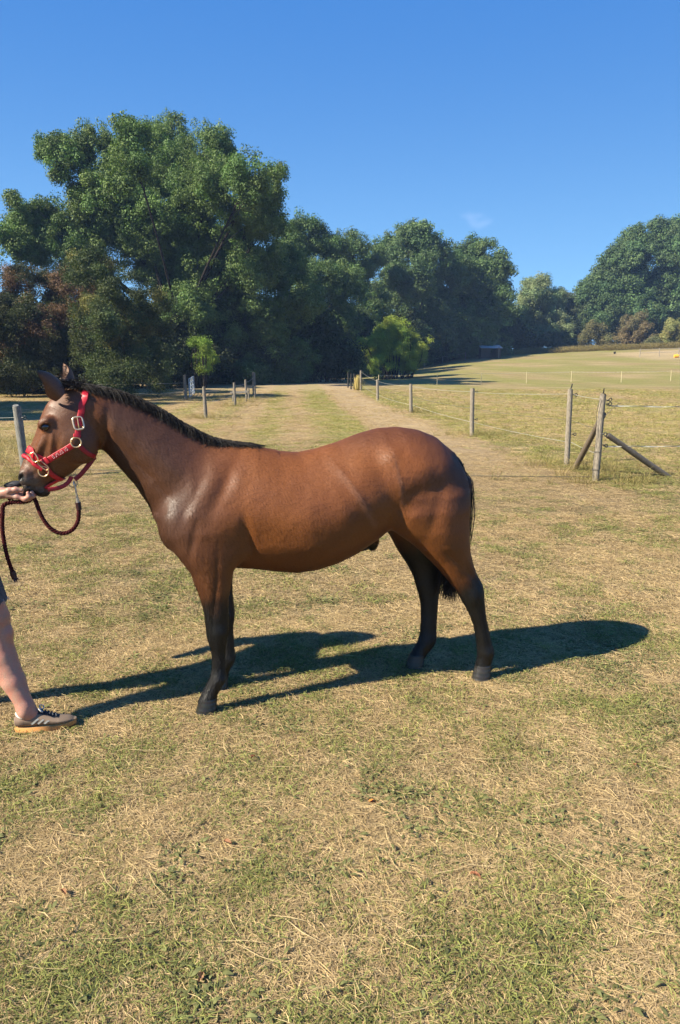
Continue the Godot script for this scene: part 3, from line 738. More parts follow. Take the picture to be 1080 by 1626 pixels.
func build_fences():
	var wc := Color(0.42, 0.40, 0.34); var dk := Color(0.09, 0.08, 0.07)
	# right-hand fence: from the braced corner post back along the track, and off to the right
	var f := thing("wire_fence", "weathered round-post wire fence with braced corner post along right of the track", "fence", G(3.71, 10.53))
	var b := f.position
	var ps := [[G(3.71, 10.53, -0.3), G(3.745, 10.53, 1.235), 0.048], [G(3.84, 12.30, -0.3), G(3.825, 12.30, 1.26), 0.046], [G(3.2, 17.72, -0.3), G(3.165, 17.72, 1.12), 0.053], [G(2.63, 27.25, -0.3), G(2.60, 27.25, 1.02), 0.062], [G(1.86, 36.42, -0.3), G(1.83, 36.42, 0.99), 0.066], [G(1.31, 46.65, -0.3), G(1.30, 46.65, 1.22), 0.060]]
	var posts := []
	for i in ps.size():
		posts.append(post(f, b, ps[i][0], ps[i][1], ps[i][2], "post", "braced corner post with black insulators and a dangling wire" if i == 0 else ""))
	# braces, each a round rail leaning on the corner post
	post(f, b, G(3.775, 11.75, -0.05), Vector3(3.79, 0.95, -10.60), 0.042, "brace", "dark brace leaning against the corner post from behind", Color(0.27, 0.205, 0.14))
	post(f, b, G(5.03, 10.93, -0.06), Vector3(3.86, 0.655, -10.56), 0.043, "brace", "split brace sloping from the corner post down to the right", Color(0.34, 0.275, 0.20))
	post(f, b, G(9.4, 11.9, -0.3), G(9.4, 11.9, 1.2), 0.05)
	post(f, b, G(15.2, 13.2, -0.3), G(15.2, 13.2, 1.2), 0.05)
	for h in [1.15, 0.72, 0.36]:
		var col := dk if h == 0.72 else wc
		for i in 5:
			var p: Vector3 = ps[i][0].lerp(ps[i][1], (h + 0.3) / 1.52) - b + Vector3(0.05, 0, 0.03)
			var q: Vector3 = ps[i + 1][0].lerp(ps[i + 1][1], (h * 0.93 + 0.3) / 1.45) - b + Vector3(0.05, 0, 0.03)
			obj("wire", wire_mesh(p, q, 0.012 * (i + 1), 0.0028 if i < 2 else 0.004, col), M.plastic, f)
	for h in [1.08, 0.50]:
		var p := Vector3(3.80, h, -10.53) - b
		obj("tape", tape_mesh(p, G(9.4, 11.9, h) - b + Vector3(-0.05, 0, 0), 0.05), M.plastic, f)
		obj("tape", tape_mesh(G(9.4, 11.9, h) - b, G(15.2, 13.2, h) - b, 0.05), M.plastic, f)
	insulator(posts[0], Vector3(0.035 + 0.045, 1.10, 0.02), Vector3(1, 0.1, 0.1).normalized())
	insulator(posts[0], Vector3(0.035 + 0.045, 1.15, 0.02), Vector3(0.96, 0.25, 0.1).normalized())
	insulator(posts[0], Vector3(0.02 + 0.045, 0.52, 0.02), Vector3(1, -0.2, 0.2).normalized())
	insulator(posts[0], Vector3(0.03, 0.68, 0.05), Vector3(0.8, 0.0, 0.6).normalized())
	insulator(posts[0], Vector3(0.035, 1.24, 0.0), Vector3(0.1, 1, 0).normalized())
	insulator(posts[1], Vector3(0.12 + 0.04, 1.17, -1.77), Vector3(1, 0.0, 0.1).normalized())
	insulator(posts[1], Vector3(0.13 + 0.04, 0.52, -1.75), Vector3(0.9, 0.0, 0.4).normalized())
	insulator(posts[1], Vector3(0.12, 1.27, -1.77), Vector3(0.3, 1, 0).normalized())
	insulator(posts[2], Vector3(-0.545 + 0.05, 1.05, -7.19), Vector3(1, 0, 0.1).normalized())
	insulator(posts[2], Vector3(-0.525 + 0.05, 0.40, -7.17), Vector3(1, 0, 0.1).normalized())
	var loose := Mb.new()
	var lp := curve([Vector3(0.06, 0.93, 0.05), Vector3(0.15, 1.02, 0.04), Vector3(0.24, 1.10, 0.03), Vector3(0.29, 1.11, 0.03)], 4)
	loose.tube(lp, even(lp.size(), 0.004, 0.003), 5, dk)
	obj("loose_wire", loose.done(), M.plastic, f)
	var tie := Mb.new()   # wire bound twice round the corner post, and hanging down its side
	for h in [0.16, 0.42]:
		var rp := []
		for i in 13: rp.append(Vector3(0.0275 * h - 0.0 + cos(TAU * i / 12.0) * 0.052, h + 0.006 * sin(i * 2.0), sin(TAU * i / 12.0) * 0.052))
		tie.tube(rp, even(13, 0.004, 0.004), 5, dk, false)
	var hp := curve([Vector3(-0.02, 1.18, 0.05), Vector3(-0.055, 0.95, 0.03), Vector3(-0.03, 0.7, 0.05), Vector3(-0.05, 0.42, 0.03), Vector3(-0.05, 0.05, 0.03)], 4)
	tie.tube(hp, even(hp.size(), 0.0035, 0.0035), 5, dk)
	obj("binding_wire", tie.done(), M.plastic, posts[0])

	# left-hand fence
	var g := thing("wire_fence", "short-post wire fence left of the track with a thicker end post", "fence", G(-4.38, 24.11))
	b = g.position
	var ls := [[G(-4.38, 24.11, -0.3), G(-4.43, 24.11, 1.0), 0.062], [G(-4.5, 31.78, -0.3), G(-4.54, 31.78, 1.0), 0.056], [G(-4.73, 37.54, -0.3), G(-4.78, 37.54, 0.97), 0.056], [G(-4.69, 40.48, -0.3), G(-4.70, 40.48, 1.22), 0.095], [G(-4.55, 36.9, -0.2), G(-4.55, 36.9, 0.55), 0.045], [G(-4.42, 38.4, -0.2), G(-4.42, 38.4, 0.6), 0.045]]
	for i in ls.size(): post(g, b, ls[i][0], ls[i][1], ls[i][2], "post", "thick end post" if i == 3 else "", Color(0.36, 0.31, 0.24))
	for h in [0.86, 0.5]:
		for i in 3:
			obj("wire", wire_mesh(ls[i][0].lerp(ls[i][1], (h + 0.3) / 1.3) - b, ls[i + 1][0].lerp(ls[i + 1][1], (h + 0.3) / 1.35) - b, 0.03, 0.006, wc), M.plastic, g)
	var st := thing("stile", "low wooden step rail between the left-hand fence posts", "stile", G(-4.75, 35.6))
	for q in [[-0.42, 0.0], [0.22, 0.0]]:
		post(st, st.position, st.position + Vector3(q[0], -0.2, q[1]), st.position + Vector3(q[0] + 0.04, 0.5, q[1]), 0.04, "leg", "", Color(0.4, 0.36, 0.3))
	var sb := Mb.new(); sb.box(Vector3(-0.08, 0.44, 0.06), Vector3(0.86, 0.09, 0.04), Basis(Vector3(0, 0, 1), 0.05), 0.008, Color(0.42, 0.38, 0.32))
	obj("rail", sb.done(), M.wood, st)

	# gateway fence: post left of the pony's nose and the cord across the gateway
	var c := thing("gateway_fence", "single leaning grey post behind the pony's nose with a cord running right", "fence", G(-4.62, 10.7))
	b = c.position
	var gp := post(c, b, G(-4.62, 10.7, -0.3), G(-4.69, 10.7, 1.06), 0.062, "post", "", Color(0.36, 0.34, 0.29))
	insulator(gp, Vector3(0.0, 0.90, 0.03), Vector3(1, 0.05, 0.2).normalized())
	obj("cord", wire_mesh(Vector3(0.06, 0.16, 0.04), Vector3(8.25, 0.06, 0.20), 0.02, 0.006, Color(0.13, 0.11, 0.07)), M.plastic, c)
	post(c, b, G(-9.2, 10.9, -0.3), G(-9.2, 10.9, 1.06), 0.06)
	obj("wire", wire_mesh(Vector3(-0.06, 0.9, 0), G(-9.2, 10.9, 0.9) - b, 0.04, 0.003, wc), M.plastic, c)

	# the gate by the oak: hung on its post
	var gf := thing("gatepost_fence", "gatepost with wires running left under the big oak", "fence", G(-7.84, 37.54))
	b = gf.position
	post(gf, b, G(-7.84, 37.54, -0.3), G(-7.86, 37.54, 1.18), 0.085, "post", "", Color(0.36, 0.31, 0.24))
	post(gf, b, G(-13.5, 36.0, -0.3), G(-13.5, 36.0, 1.1), 0.075)
	for h in [0.82, 0.35]: obj("wire", wire_mesh(Vector3(-0.05, h, 0), G(-13.5, 36.0, h) - b, 0.05, 0.006, wc), M.plastic, gf)
	var gt := thing("metal_gate", "pale galvanised tubular gate standing open beside the oak trunk", "gate", G(-7.85, 38.6))
	b = gt.position
	var e := G(-8.47, 43.0) - b
	var gc := Color(0.50, 0.55, 0.60)
	var fr := Mb.new()
	fr.tube([Vector3(0, 0.02, 0), Vector3(0, 1.0, 0)], [0.026, 0.026], 8, gc)
	obj("end_upright", fr.done(), M.paint, gt)
	var fr2 := Mb.new(); fr2.tube([e + Vector3(0, 0.0, 0), e + Vector3(0, 1.0, 0)], [0.026, 0.026], 8, gc)
	obj("end_upright", fr2.done(), M.paint, gt)
	for i in 6:
		var y: float = [0.06, 0.22, 0.38, 0.56, 0.76, 0.99][i]
		var bb := Mb.new(); bb.tube([Vector3(0, y, 0), e + Vector3(0, y, 0)], [0.02, 0.02], 8, gc)
		obj("bar", bb.done(), M.paint, gt)
	for q in [0.33, 0.66]:
		var bb := Mb.new(); bb.tube([e * q + Vector3(0, 0.06, 0), e * q + Vector3(0, 0.99, 0)], [0.018, 0.018], 8, gc)
		obj("upright", bb.done(), M.paint, gt)

	# posts of the far boundary below the trees
	var ff := thing("boundary_fence", "distant grey post fence along the foot of the far trees", "fence", G(6.8, 86.0))
	b = ff.position
	var fp := [[5.0, 78.0], [6.85, 86.4], [9.5, 97.0], [11.2, 99.0], [14.3, 104.1], [17.8, 106.0]]
	for q in fp: post(ff, b, G(q[0], q[1], -0.3), G(q[0], q[1], 1.0), 0.075, "post", "", Color(0.36, 0.33, 0.29))
	for i in fp.size() - 1: obj("wire", wire_mesh(G(fp[i][0], fp[i][1], 0.9) - b, G(fp[i + 1][0], fp[i + 1][1], 0.9) - b, 0.06, 0.012, wc), M.plastic, ff)
	# strip-grazing fence of thin plastic stakes across the paddock
	var ef := thing("electric_fence", "thin pale stakes and white tape crossing the paddock", "fence", G(7.2, 55.4))
	b = ef.position
	var ep := [[2.6, 50.0], [7.24, 55.4], [10.8, 56.8], [14.8, 59.0], [18.7, 60.1], [22.6, 59.7], [27.1, 60.9], [31.5, 61.5], [36.0, 62.0]]
	for q in ep:
		var sk := Mb.new(); sk.tube([G(q[0], q[1], -0.1) - b, G(q[0], q[1], 0.88) - b], [0.024, 0.020], 6, Color(0.55, 0.46, 0.27))
		obj("stake", sk.done(), M.plastic, ef)
	for i in ep.size() - 1: obj("tape", tape_mesh(G(ep[i][0], ep[i][1], 0.80) - b, G(ep[i + 1][0], ep[i + 1][1], 0.80) - b, 0.03), M.plastic, ef)

func tape_mesh(a: Vector3, b: Vector3, sag: float) -> ArrayMesh:
	# flat electric tape, a little twisted
	var mb := Mb.new(); var pts := []
	for i in 31:
		var f := i / 30.0
		pts.append(a.lerp(b, f) - Vector3(0, sag * 4.0 * f * (1.0 - f) + 0.004 * sin(i * 1.7), 0))
	for i in 30:
		var w := Vector3(0, 0.006 + 0.003 * sin(i * 2.1), 0.004 * cos(i * 2.1))
		var w2 := Vector3(0, 0.006 + 0.003 * sin((i + 1) * 2.1), 0.004 * cos((i + 1) * 2.1))
		var q := 1.0 if i % 2 else 0.72
		mb.quad(pts[i] - w, pts[i] + w, pts[i + 1] + w2, pts[i + 1] - w2, Color(0.62 * q, 0.58 * q, 0.47 * q))
	return mb.done()

func build_far_things():
	# field shelter with a pale roof under the far trees
	var s := thing("field_shelter", "small dark timber field shelter with pale metal roof under far trees", "shelter", G(20.9, 104.5))
	var w := 2.7; var hh := 1.5; var dp := 2.0
	var wood := Color(0.10, 0.075, 0.06)
	for q in 9:   # boards of the front
		var mb := Mb.new(); mb.box(Vector3(-w / 2 + (q + 0.5) * w / 9.0, hh / 2 - 0.05, dp / 2), Vector3(w / 9.0 - 0.015, hh, 0.03), Basis.IDENTITY, 0.0, wood * Color(1, 1, 1).lerp(Color(1.7, 1.5, 1.4), rng.randf()))
		if q < 4 or q > 6: obj("plank", mb.done(), M.wood, s)
	var wl := Mb.new()
	for q in [-1.0, 1.0]: wl.box(Vector3(q * w / 2, hh / 2 - 0.05, 0), Vector3(0.03, hh, dp), Basis.IDENTITY, 0.0, wood)
	wl.box(Vector3(0, hh / 2 - 0.05, -dp / 2), Vector3(w, hh, 0.03), Basis.IDENTITY, 0.0, wood)
	obj("wall", wl.done(), M.wood, s)
	for i in 5:
		var rf := Mb.new(); rf.box(Vector3(-w / 2 - 0.1 + (i + 0.5) * (w + 0.3) / 5.0, hh + 0.12, 0.1), Vector3((w + 0.3) / 5.0 - 0.02, 0.03, dp + 0.5), Basis(Vector3(1, 0, 0), 0.2), 0.0, Color(0.42, 0.47, 0.52) * Color(1, 1, 1).lerp(Color(0.75, 0.75, 0.78), rng.randf()))
		obj("roof_sheet", rf.done(), M.paint, s)
	var pb := Mb.new(); pb.tube([Vector3(w / 2 - 0.35, -0.1, dp / 2 + 0.35), Vector3(w / 2 - 0.35, hh, dp / 2 + 0.35)], [0.06, 0.06], 8, Color(0.4, 0.33, 0.24))
	obj("post", pb.done(), M.wood, s)
	# orange jump filler and a dark bucket, far right; rails of the schooling ground
	var o := thing("orange_drum", "small bright orange drum lying on the bare patch at far right", "drum", G(39.9, 88.7))
	var ob := Mb.new()
	ob.tube([Vector3(-0.24, 0.2, 0), Vector3(-0.20, 0.2, 0), Vector3(-0.07, 0.2, 0), Vector3(0, 0.2, 0), Vector3(0.07, 0.2, 0), Vector3(0.20, 0.2, 0), Vector3(0.24, 0.2, 0)], [0.18, 0.20, 0.20, 0.215, 0.20, 0.20, 0.18], 16, Color(0.80, 0.40, 0.04))
	obj("body", ob.done(), M.plastic, o)
	var ol := Mb.new(); ol.tube([Vector3(0.24, 0.2, 0), Vector3(0.27, 0.2, 0)], [0.11, 0.10], 12, Color(0.5, 0.2, 0.03)); obj("cap", ol.done(), M.plastic, o)
	var bk := thing("black_bucket", "tiny black bucket standing on far edge of the paddock", "bucket", G(36.6, 99.7))
	var bm := Mb.new(); bm.tube([Vector3(0, 0, 0), Vector3(0, 0.30, 0), Vector3(0, 0.30, 0), Vector3(0, 0.04, 0)], [0.12, 0.165, 0.15, 0.11], 14, Color(0.012, 0.012, 0.012)); obj("body", bm.done(), M.plastic, bk)
	var hm := Mb.new(); var hp := []
	for i in 9: hp.append(Vector3(cos(PI * i / 8.0) * 0.165, 0.29 + 0.12 * sin(PI * i / 8.0), 0.02))
	hm.tube(hp, even(9, 0.008, 0.008), 5, Color(0.1, 0.1, 0.1)); obj("handle", hm.done(), M.plastic, bk)
	var rl := thing("rail_fence", "pale low rails bordering the bare patch at far right", "fence", G(36.9, 92.0))
	for i in 5:
		var mb := Mb.new(); var p := G(36.9 + i * 2.2, 92.0 - i * 0.4) - rl.position
		mb.box(p + Vector3(0, 0.45, 0), Vector3(0.09, 1.1, 0.09), Basis.IDENTITY, 0.01, Color(0.55, 0.47, 0.36)); obj("post", mb.done(), M.wood, rl)
	for i in 4:
		for h in [0.5, 0.9]:
			var mb := Mb.new(); mb.tube([G(36.9 + i * 2.2, 92.0 - i * 0.4, h) - rl.position, G(39.1 + i * 2.2, 91.6 - i * 0.4, h) - rl.position], [0.035, 0.035], 6, Color(0.55, 0.47, 0.36)); obj("rail", mb.done(), M.wood, rl)
	# dark posts of the far gateway at the end of the track
	var names := ["left of the dry clump at the track end", "nearest the dry clump at the track end", "second left of the dry clump"]
	for i in 3:
		var q: Array = [[0.72, 48.0], [0.92, 48.2], [0.55, 50.5]][i]
		var t := thing("gateway_post", "dark thin gateway post " + names[i], "post", G(q[0], q[1]), "dark gateway posts at the track end")
		post(t, t.position, G(q[0], q[1], -0.3), G(q[0], q[1], 1.0), 0.05, "shaft", "", Color(0.05, 0.045, 0.04))
	var dc := thing("dry_plant", "pale yellow dead plant against the last fence post at the track end", "plant", G(1.10, 46.9))
	var dm := Mb.new()
	for i in 240:
		var a := rng.randf() * TAU; var r := absf(rng.randfn(0, 0.10)); var hgt := rng.randf_range(0.35, 1.0) * (1.0 - r)
		var p := Vector3(cos(a) * r, 0, sin(a) * r); var q := p * 2.2 + Vector3(rng.randfn(0, 0.05), hgt, rng.randfn(0, 0.05))
		var t := rng.randf_range(0.7, 1.2)
		dm.strip([p, p.lerp(q, 0.5) + Vector3(rng.randfn(0, 0.03), 0, 0), q], [0.012, 0.02, 0.006], Vector3(-sin(a), 0, cos(a)), Color(0.42 * t, 0.34 * t, 0.12 * t), Color(0.62 * t, 0.50 * t, 0.19 * t))
	var dob := obj("stalks", dm.done(), M.grass, dc)
	tag(dob, "", "", "", "stuff")

# ---------------------------------------------------------------- solid shapes joined smoothly and meshed
class Prim:
	var k := 0.03          # width of the blend
	var cut := false       # carve instead of add
	var lo := Vector3.ZERO
	var hi := Vector3.ZERO
	func d(_p: Vector3) -> float: return 1.0

class Ell extends Prim:    # ellipsoid in its own turned axes
	var c: Vector3
	var r: Vector3
	var inv: Basis
	func _init(c_: Vector3, r_: Vector3, rot := Vector3.ZERO, k_ := 0.03, cut_ := false):
		c = c_; r = r_; k = k_; cut = cut_
		inv = Basis.from_euler(rot).transposed()
		var m := maxf(r.x, maxf(r.y, r.z)) + 0.06
		lo = c - Vector3(m, m, m); hi = c + Vector3(m, m, m)
	func d(p: Vector3) -> float:
		var q := inv * (p - c)
		var a := q / r
		var s := a.length()
		if s < 0.0001: return -minf(r.x, minf(r.y, r.z))
		return s * (s - 1.0) / (a / r).length()

class Cap extends Prim:    # tapered round limb
	var a: Vector3
	var b: Vector3
	var ra: float
	var rb: float
	func _init(a_: Vector3, b_: Vector3, ra_: float, rb_: float, k_ := 0.03):
		a = a_; b = b_; ra = ra_; rb = rb_; k = k_
		var m := Vector3.ONE * (maxf(ra, rb) + 0.06)
		lo = a.min(b) - m; hi = a.max(b) + m
	func d(p: Vector3) -> float:
		var ab := b - a
		var t := clampf((p - a).dot(ab) / ab.length_squared(), 0.0, 1.0)
		return (p - a - ab * t).length() - lerpf(ra, rb, t)

class Loft extends Prim:   # a body given by its two outlines in the side plane and its half width along an axis
	var o: Vector2
	var u: Vector2
	var nn: Vector2
	var u0: float
	var u1: float
	var step: float
	var vlo := PackedFloat32Array()
	var vhi := PackedFloat32Array()
	var vw := PackedFloat32Array()
	var vz := PackedFloat32Array()
	var nar_hi: float
	var nar_lo: float
	var cap := 0.03
	func _init(o_: Vector2, dir: Vector2, front: Array, back: Array, wid: Array, a0: float, a1: float, k_ := 0.03, nh := 0.0, nl := 0.0, n_hint := Vector2.ZERO, cap_ := 0.03):
		# front = low side (vlo), back = high side (vhi), as points of the side plane; wid = [u, half width, z centre]
		o = o_; u = dir.normalized(); nn = Vector2(-u.y, u.x); k = k_; cap = cap_
		if nn.dot(n_hint) < 0.0: nn = -nn
		u0 = a0; u1 = a1; nar_hi = nh; nar_lo = nl
		var n := int(ceil((u1 - u0) / 0.008)) + 1
		step = (u1 - u0) / (n - 1)
		vlo = side(front, n, 3); vhi = side(back, n, 3)
		vw.resize(n); vz.resize(n)
		for i in n:
			var x := u0 + i * step
			var j := 0
			while j < wid.size() - 2 and x > wid[j + 1][0]: j += 1
			var t := clampf((x - wid[j][0]) / (wid[j + 1][0] - wid[j][0]), 0.0, 1.0)
			vw[i] = lerpf(wid[j][1], wid[j + 1][1], t); vz[i] = lerpf(wid[j][2], wid[j + 1][2], t)
		vw = smooth(vw, 3); vz = smooth(vz, 4)
		lo = Vector3(99, 99, 99); hi = -lo
		for i in n:
			for t in [vlo[i], vhi[i]]:
				var q: Vector2 = o + u * (u0 + i * step) + nn * float(t)
				lo = lo.min(Vector3(q.x, q.y, vz[i] - vw[i])); hi = hi.max(Vector3(q.x, q.y, vz[i] + vw[i]))
		lo -= Vector3.ONE * 0.07; hi += Vector3.ONE * 0.07
	func smooth(a: PackedFloat32Array, times: int) -> PackedFloat32Array:
		for r in times:
			var b := a.duplicate()
			for i in range(1, a.size() - 1): b[i] = 0.25 * a[i - 1] + 0.5 * a[i] + 0.25 * a[i + 1]
			a = b
		return a
	func side(pts: Array, n: int, times: int) -> PackedFloat32Array:
		var q := []
		for p in pts: q.append(Vector2((p - o).dot(u), (p - o).dot(nn)))
		q.sort_custom(func(s, t): return s.x < t.x)
		var out := PackedFloat32Array(); out.resize(n)
		for i in n:
			var x := u0 + i * step
			var j := 0
			while j < q.size() - 2 and x > q[j + 1].x: j += 1
			var t := clampf((x - q[j].x) / maxf(q[j + 1].x - q[j].x, 0.0001), 0.0, 1.0)
			out[i] = lerpf(q[j].y, q[j + 1].y, t)
		return smooth(out, times)
	func d(p: Vector3) -> float:
		var px := p.x - o.x; var py := p.y - o.y
		var du := px * u.x + py * u.y
		var dn := px * nn.x + py * nn.y
		var uc := clampf(du, u0, u1)
		var f := (uc - u0) / step
		var i := mini(int(f), vlo.size() - 2)
		f -= i
		var l := lerpf(vlo[i], vlo[i + 1], f); var h := lerpf(vhi[i], vhi[i + 1], f)
		var w := lerpf(vw[i], vw[i + 1], f)
		var r := maxf((h - l) * 0.5, 0.004)
		var a := (dn - (l + h) * 0.5) / r
		if a > 0.0: w *= maxf(1.0 - nar_hi * a * a, 0.3)
		else: w *= maxf(1.0 - nar_lo * a * a, 0.3)
		var b := (p.z - lerpf(vz[i], vz[i + 1], f)) / w
		var e := (du - uc) / cap
		var s2 := a * a + b * b + e * e
		var s := sqrt(s2)
		if s < 0.001: return -minf(r, w)
		var g := sqrt(a * a / (r * r) + b * b / (w * w) + e * e / (cap * cap))
		return s * (s - 1.0) / g

class Field:
	var prims: Array[Prim] = []
	func near(lo: Vector3, hi: Vector3) -> Array[Prim]:
		var out: Array[Prim] = []
		for q in prims:
			if q.lo.x < hi.x and q.hi.x > lo.x and q.lo.y < hi.y and q.hi.y > lo.y and q.lo.z < hi.z and q.hi.z > lo.z: out.append(q)
		return out
	func of(p: Vector3, list: Array[Prim]) -> float:
		var v := 0.09
		for q in list:
			var e: float = q.d(p)
			var kk := q.k
			if q.cut:
				var hh := maxf(kk - absf(v + e), 0.0) / kk
				v = maxf(v, -e) + hh * hh * kk * 0.25
			else:
				var hh := maxf(kk - absf(v - e), 0.0) / kk
				v = minf(v, e) - hh * hh * kk * 0.25
		return v
	func at(p: Vector3) -> float:
		return of(p, near(p, p))
	func grad(p: Vector3) -> Vector3:
		var e := 0.004
		var l := near(p - Vector3.ONE * e, p + Vector3.ONE * e)
		return Vector3(of(p + Vector3(e, 0, 0), l) - of(p - Vector3(e, 0, 0), l), of(p + Vector3(0, e, 0), l) - of(p - Vector3(0, e, 0), l), of(p + Vector3(0, 0, e), l) - of(p - Vector3(0, 0, e), l)).normalized()
	func snap(p: Vector3, off := 0.0) -> Vector3:   # moves a point onto the skin, off above it
		for i in 10:
			var v := at(p) - off
			if absf(v) < 0.0005: break
			p -= grad(p) * clampf(v, -0.03, 0.03) * 0.8
		return p

func mesh_field(F: Field, lo: Vector3, hi: Vector3, h: float, mb: Mb, inflate := 0.0, clips := []):
	# surface nets: one vertex in each cell that the surface crosses, one quad round each crossed edge. clips: planes [normal, offset] that bound the solid
	var B := 4
	var bx := int(ceil((hi.x - lo.x) / (h * B))) + 1; var by := int(ceil((hi.y - lo.y) / (h * B))) + 1; var bz := int(ceil((hi.z - lo.z) / (h * B))) + 1
	var nx := bx * B; var ny := by * B; var nz := bz * B
	var val := PackedFloat32Array(); val.resize(nx * ny * nz); val.fill(1.0)
	var act := PackedInt32Array()
	var sx := 1; var sy := nx; var sz := nx * ny
	var half := h * B * 0.5
	for k in bz:
		for j in by:
			for i in bx:
				var c := lo + Vector3(i * B, j * B, k * B) * h + Vector3.ONE * (half - h * 0.5)
				var ext := Vector3.ONE * half
				var list := F.near(c - ext, c + ext)
				if list.is_empty(): continue
				var v := F.of(c, list) - inflate
				for q in clips: v = maxf(v, q[0].dot(c) - q[1])
				var base := i * B + j * B * sy + k * B * sz
				if absf(v) > half * 1.75 + 0.035:
					if v < 0.0:
						for kk in B:
							for jj in B:
								for ii in B: val[base + ii + jj * sy + kk * sz] = -1.0
					continue
				act.append(i); act.append(j); act.append(k)
				for kk in B:
					for jj in B:
						for ii in B:
							var p := lo + Vector3(i * B + ii, j * B + jj, k * B + kk) * h
							var e := F.of(p, list) - inflate
							for q in clips: e = maxf(e, q[0].dot(p) - q[1])
							val[base + ii + jj * sy + kk * sz] = e
	var idx := PackedInt32Array(); idx.resize(nx * ny * nz); idx.fill(-1)
	var off := PackedInt32Array([0, sx, sy, sx + sy, sz, sx + sz, sy + sz, sx + sy + sz])
	var ea := PackedInt32Array([0, 2, 4, 6, 0, 1, 4, 5, 0, 1, 2, 3]); var eb := PackedInt32Array([1, 3, 5, 7, 2, 3, 6, 7, 4, 5, 6, 7])
	var cells := PackedInt32Array()
	for t in range(0, act.size(), 3):
		for kk in B:
			var z := act[t + 2] * B + kk
			if z >= nz - 1: continue
			for jj in B:
				var y := act[t + 1] * B + jj
				if y >= ny - 1: continue
				for ii in B:
					var x := act[t] * B + ii
					if x >= nx - 1: continue
					var b := x + y * sy + z * sz
					var m := 0
					for q in 8:
						if val[b + off[q]] < 0.0: m |= 1 << q
					if m == 0 or m == 255: continue
					var s := Vector3.ZERO; var cnt := 0
					for q in 12:
						var qa := ea[q]; var qb := eb[q]
						if ((m >> qa) & 1) != ((m >> qb) & 1):
							var va := val[b + off[qa]]; var vb := val[b + off[qb]]
							var f := va / (va - vb)
							var pa := Vector3(qa & 1, (qa >> 1) & 1, qa >> 2); var pb := Vector3(qb & 1, (qb >> 1) & 1, qb >> 2)
							s += pa.lerp(pb, f); cnt += 1
					s /= cnt
					var g := Vector3.ZERO
					for q in 4:
						g.x += val[b + off[eb[q]]] - val[b + off[ea[q]]]
						g.y += val[b + off[eb[q + 4]]] - val[b + off[ea[q + 4]]]
						g.z += val[b + off[eb[q + 8]]] - val[b + off[ea[q + 8]]]
					idx[b] = mb.v.size()
					mb.v.append(lo + (Vector3(x, y, z) + s) * h)
					mb.n.append(g.normalized())
					mb.c.append(Color.WHITE)
					cells.append(b)
	for b in cells:
		var v0 := val[b]
		for ax in 3:
			var st: int = [sx, sy, sz][ax]
			if (v0 < 0.0) == (val[b + st] < 0.0): continue
			var s1: int = [sy, sz, sx][ax]; var s2: int = [sz, sx, sy][ax]
			if b - s1 - s2 < 0: continue
			var a := idx[b]; var c := idx[b - s1]; var d := idx[b - s1 - s2]; var e := idx[b - s2]
			if a < 0 or c < 0 or d < 0 or e < 0: continue
			if v0 < 0.0: mb.ix.append_array(PackedInt32Array([a, e, d, a, d, c]))
			else: mb.ix.append_array(PackedInt32Array([a, d, e, a, c, d]))

# ---------------------------------------------------------------- the pony
# its own axes: x from the front feet to the tail, y up, z towards the camera's side
const HORSE_AT := Vector3(-0.605, 0, -3.365)
const HORSE_TURN := 15.0
var H := Field.new()

func V2(a: Array) -> Array:
	var o := []
	for i in range(0, a.size(), 2): o.append(Vector2(a[i], a[i + 1]))
	return o

func shifted(pts: Array, dx: float, slope: float, y0: float) -> Array:
	var o := []
	for p in pts: o.append(Vector2(p.x + dx + (y0 - p.y) * slope, p.y))
	return o

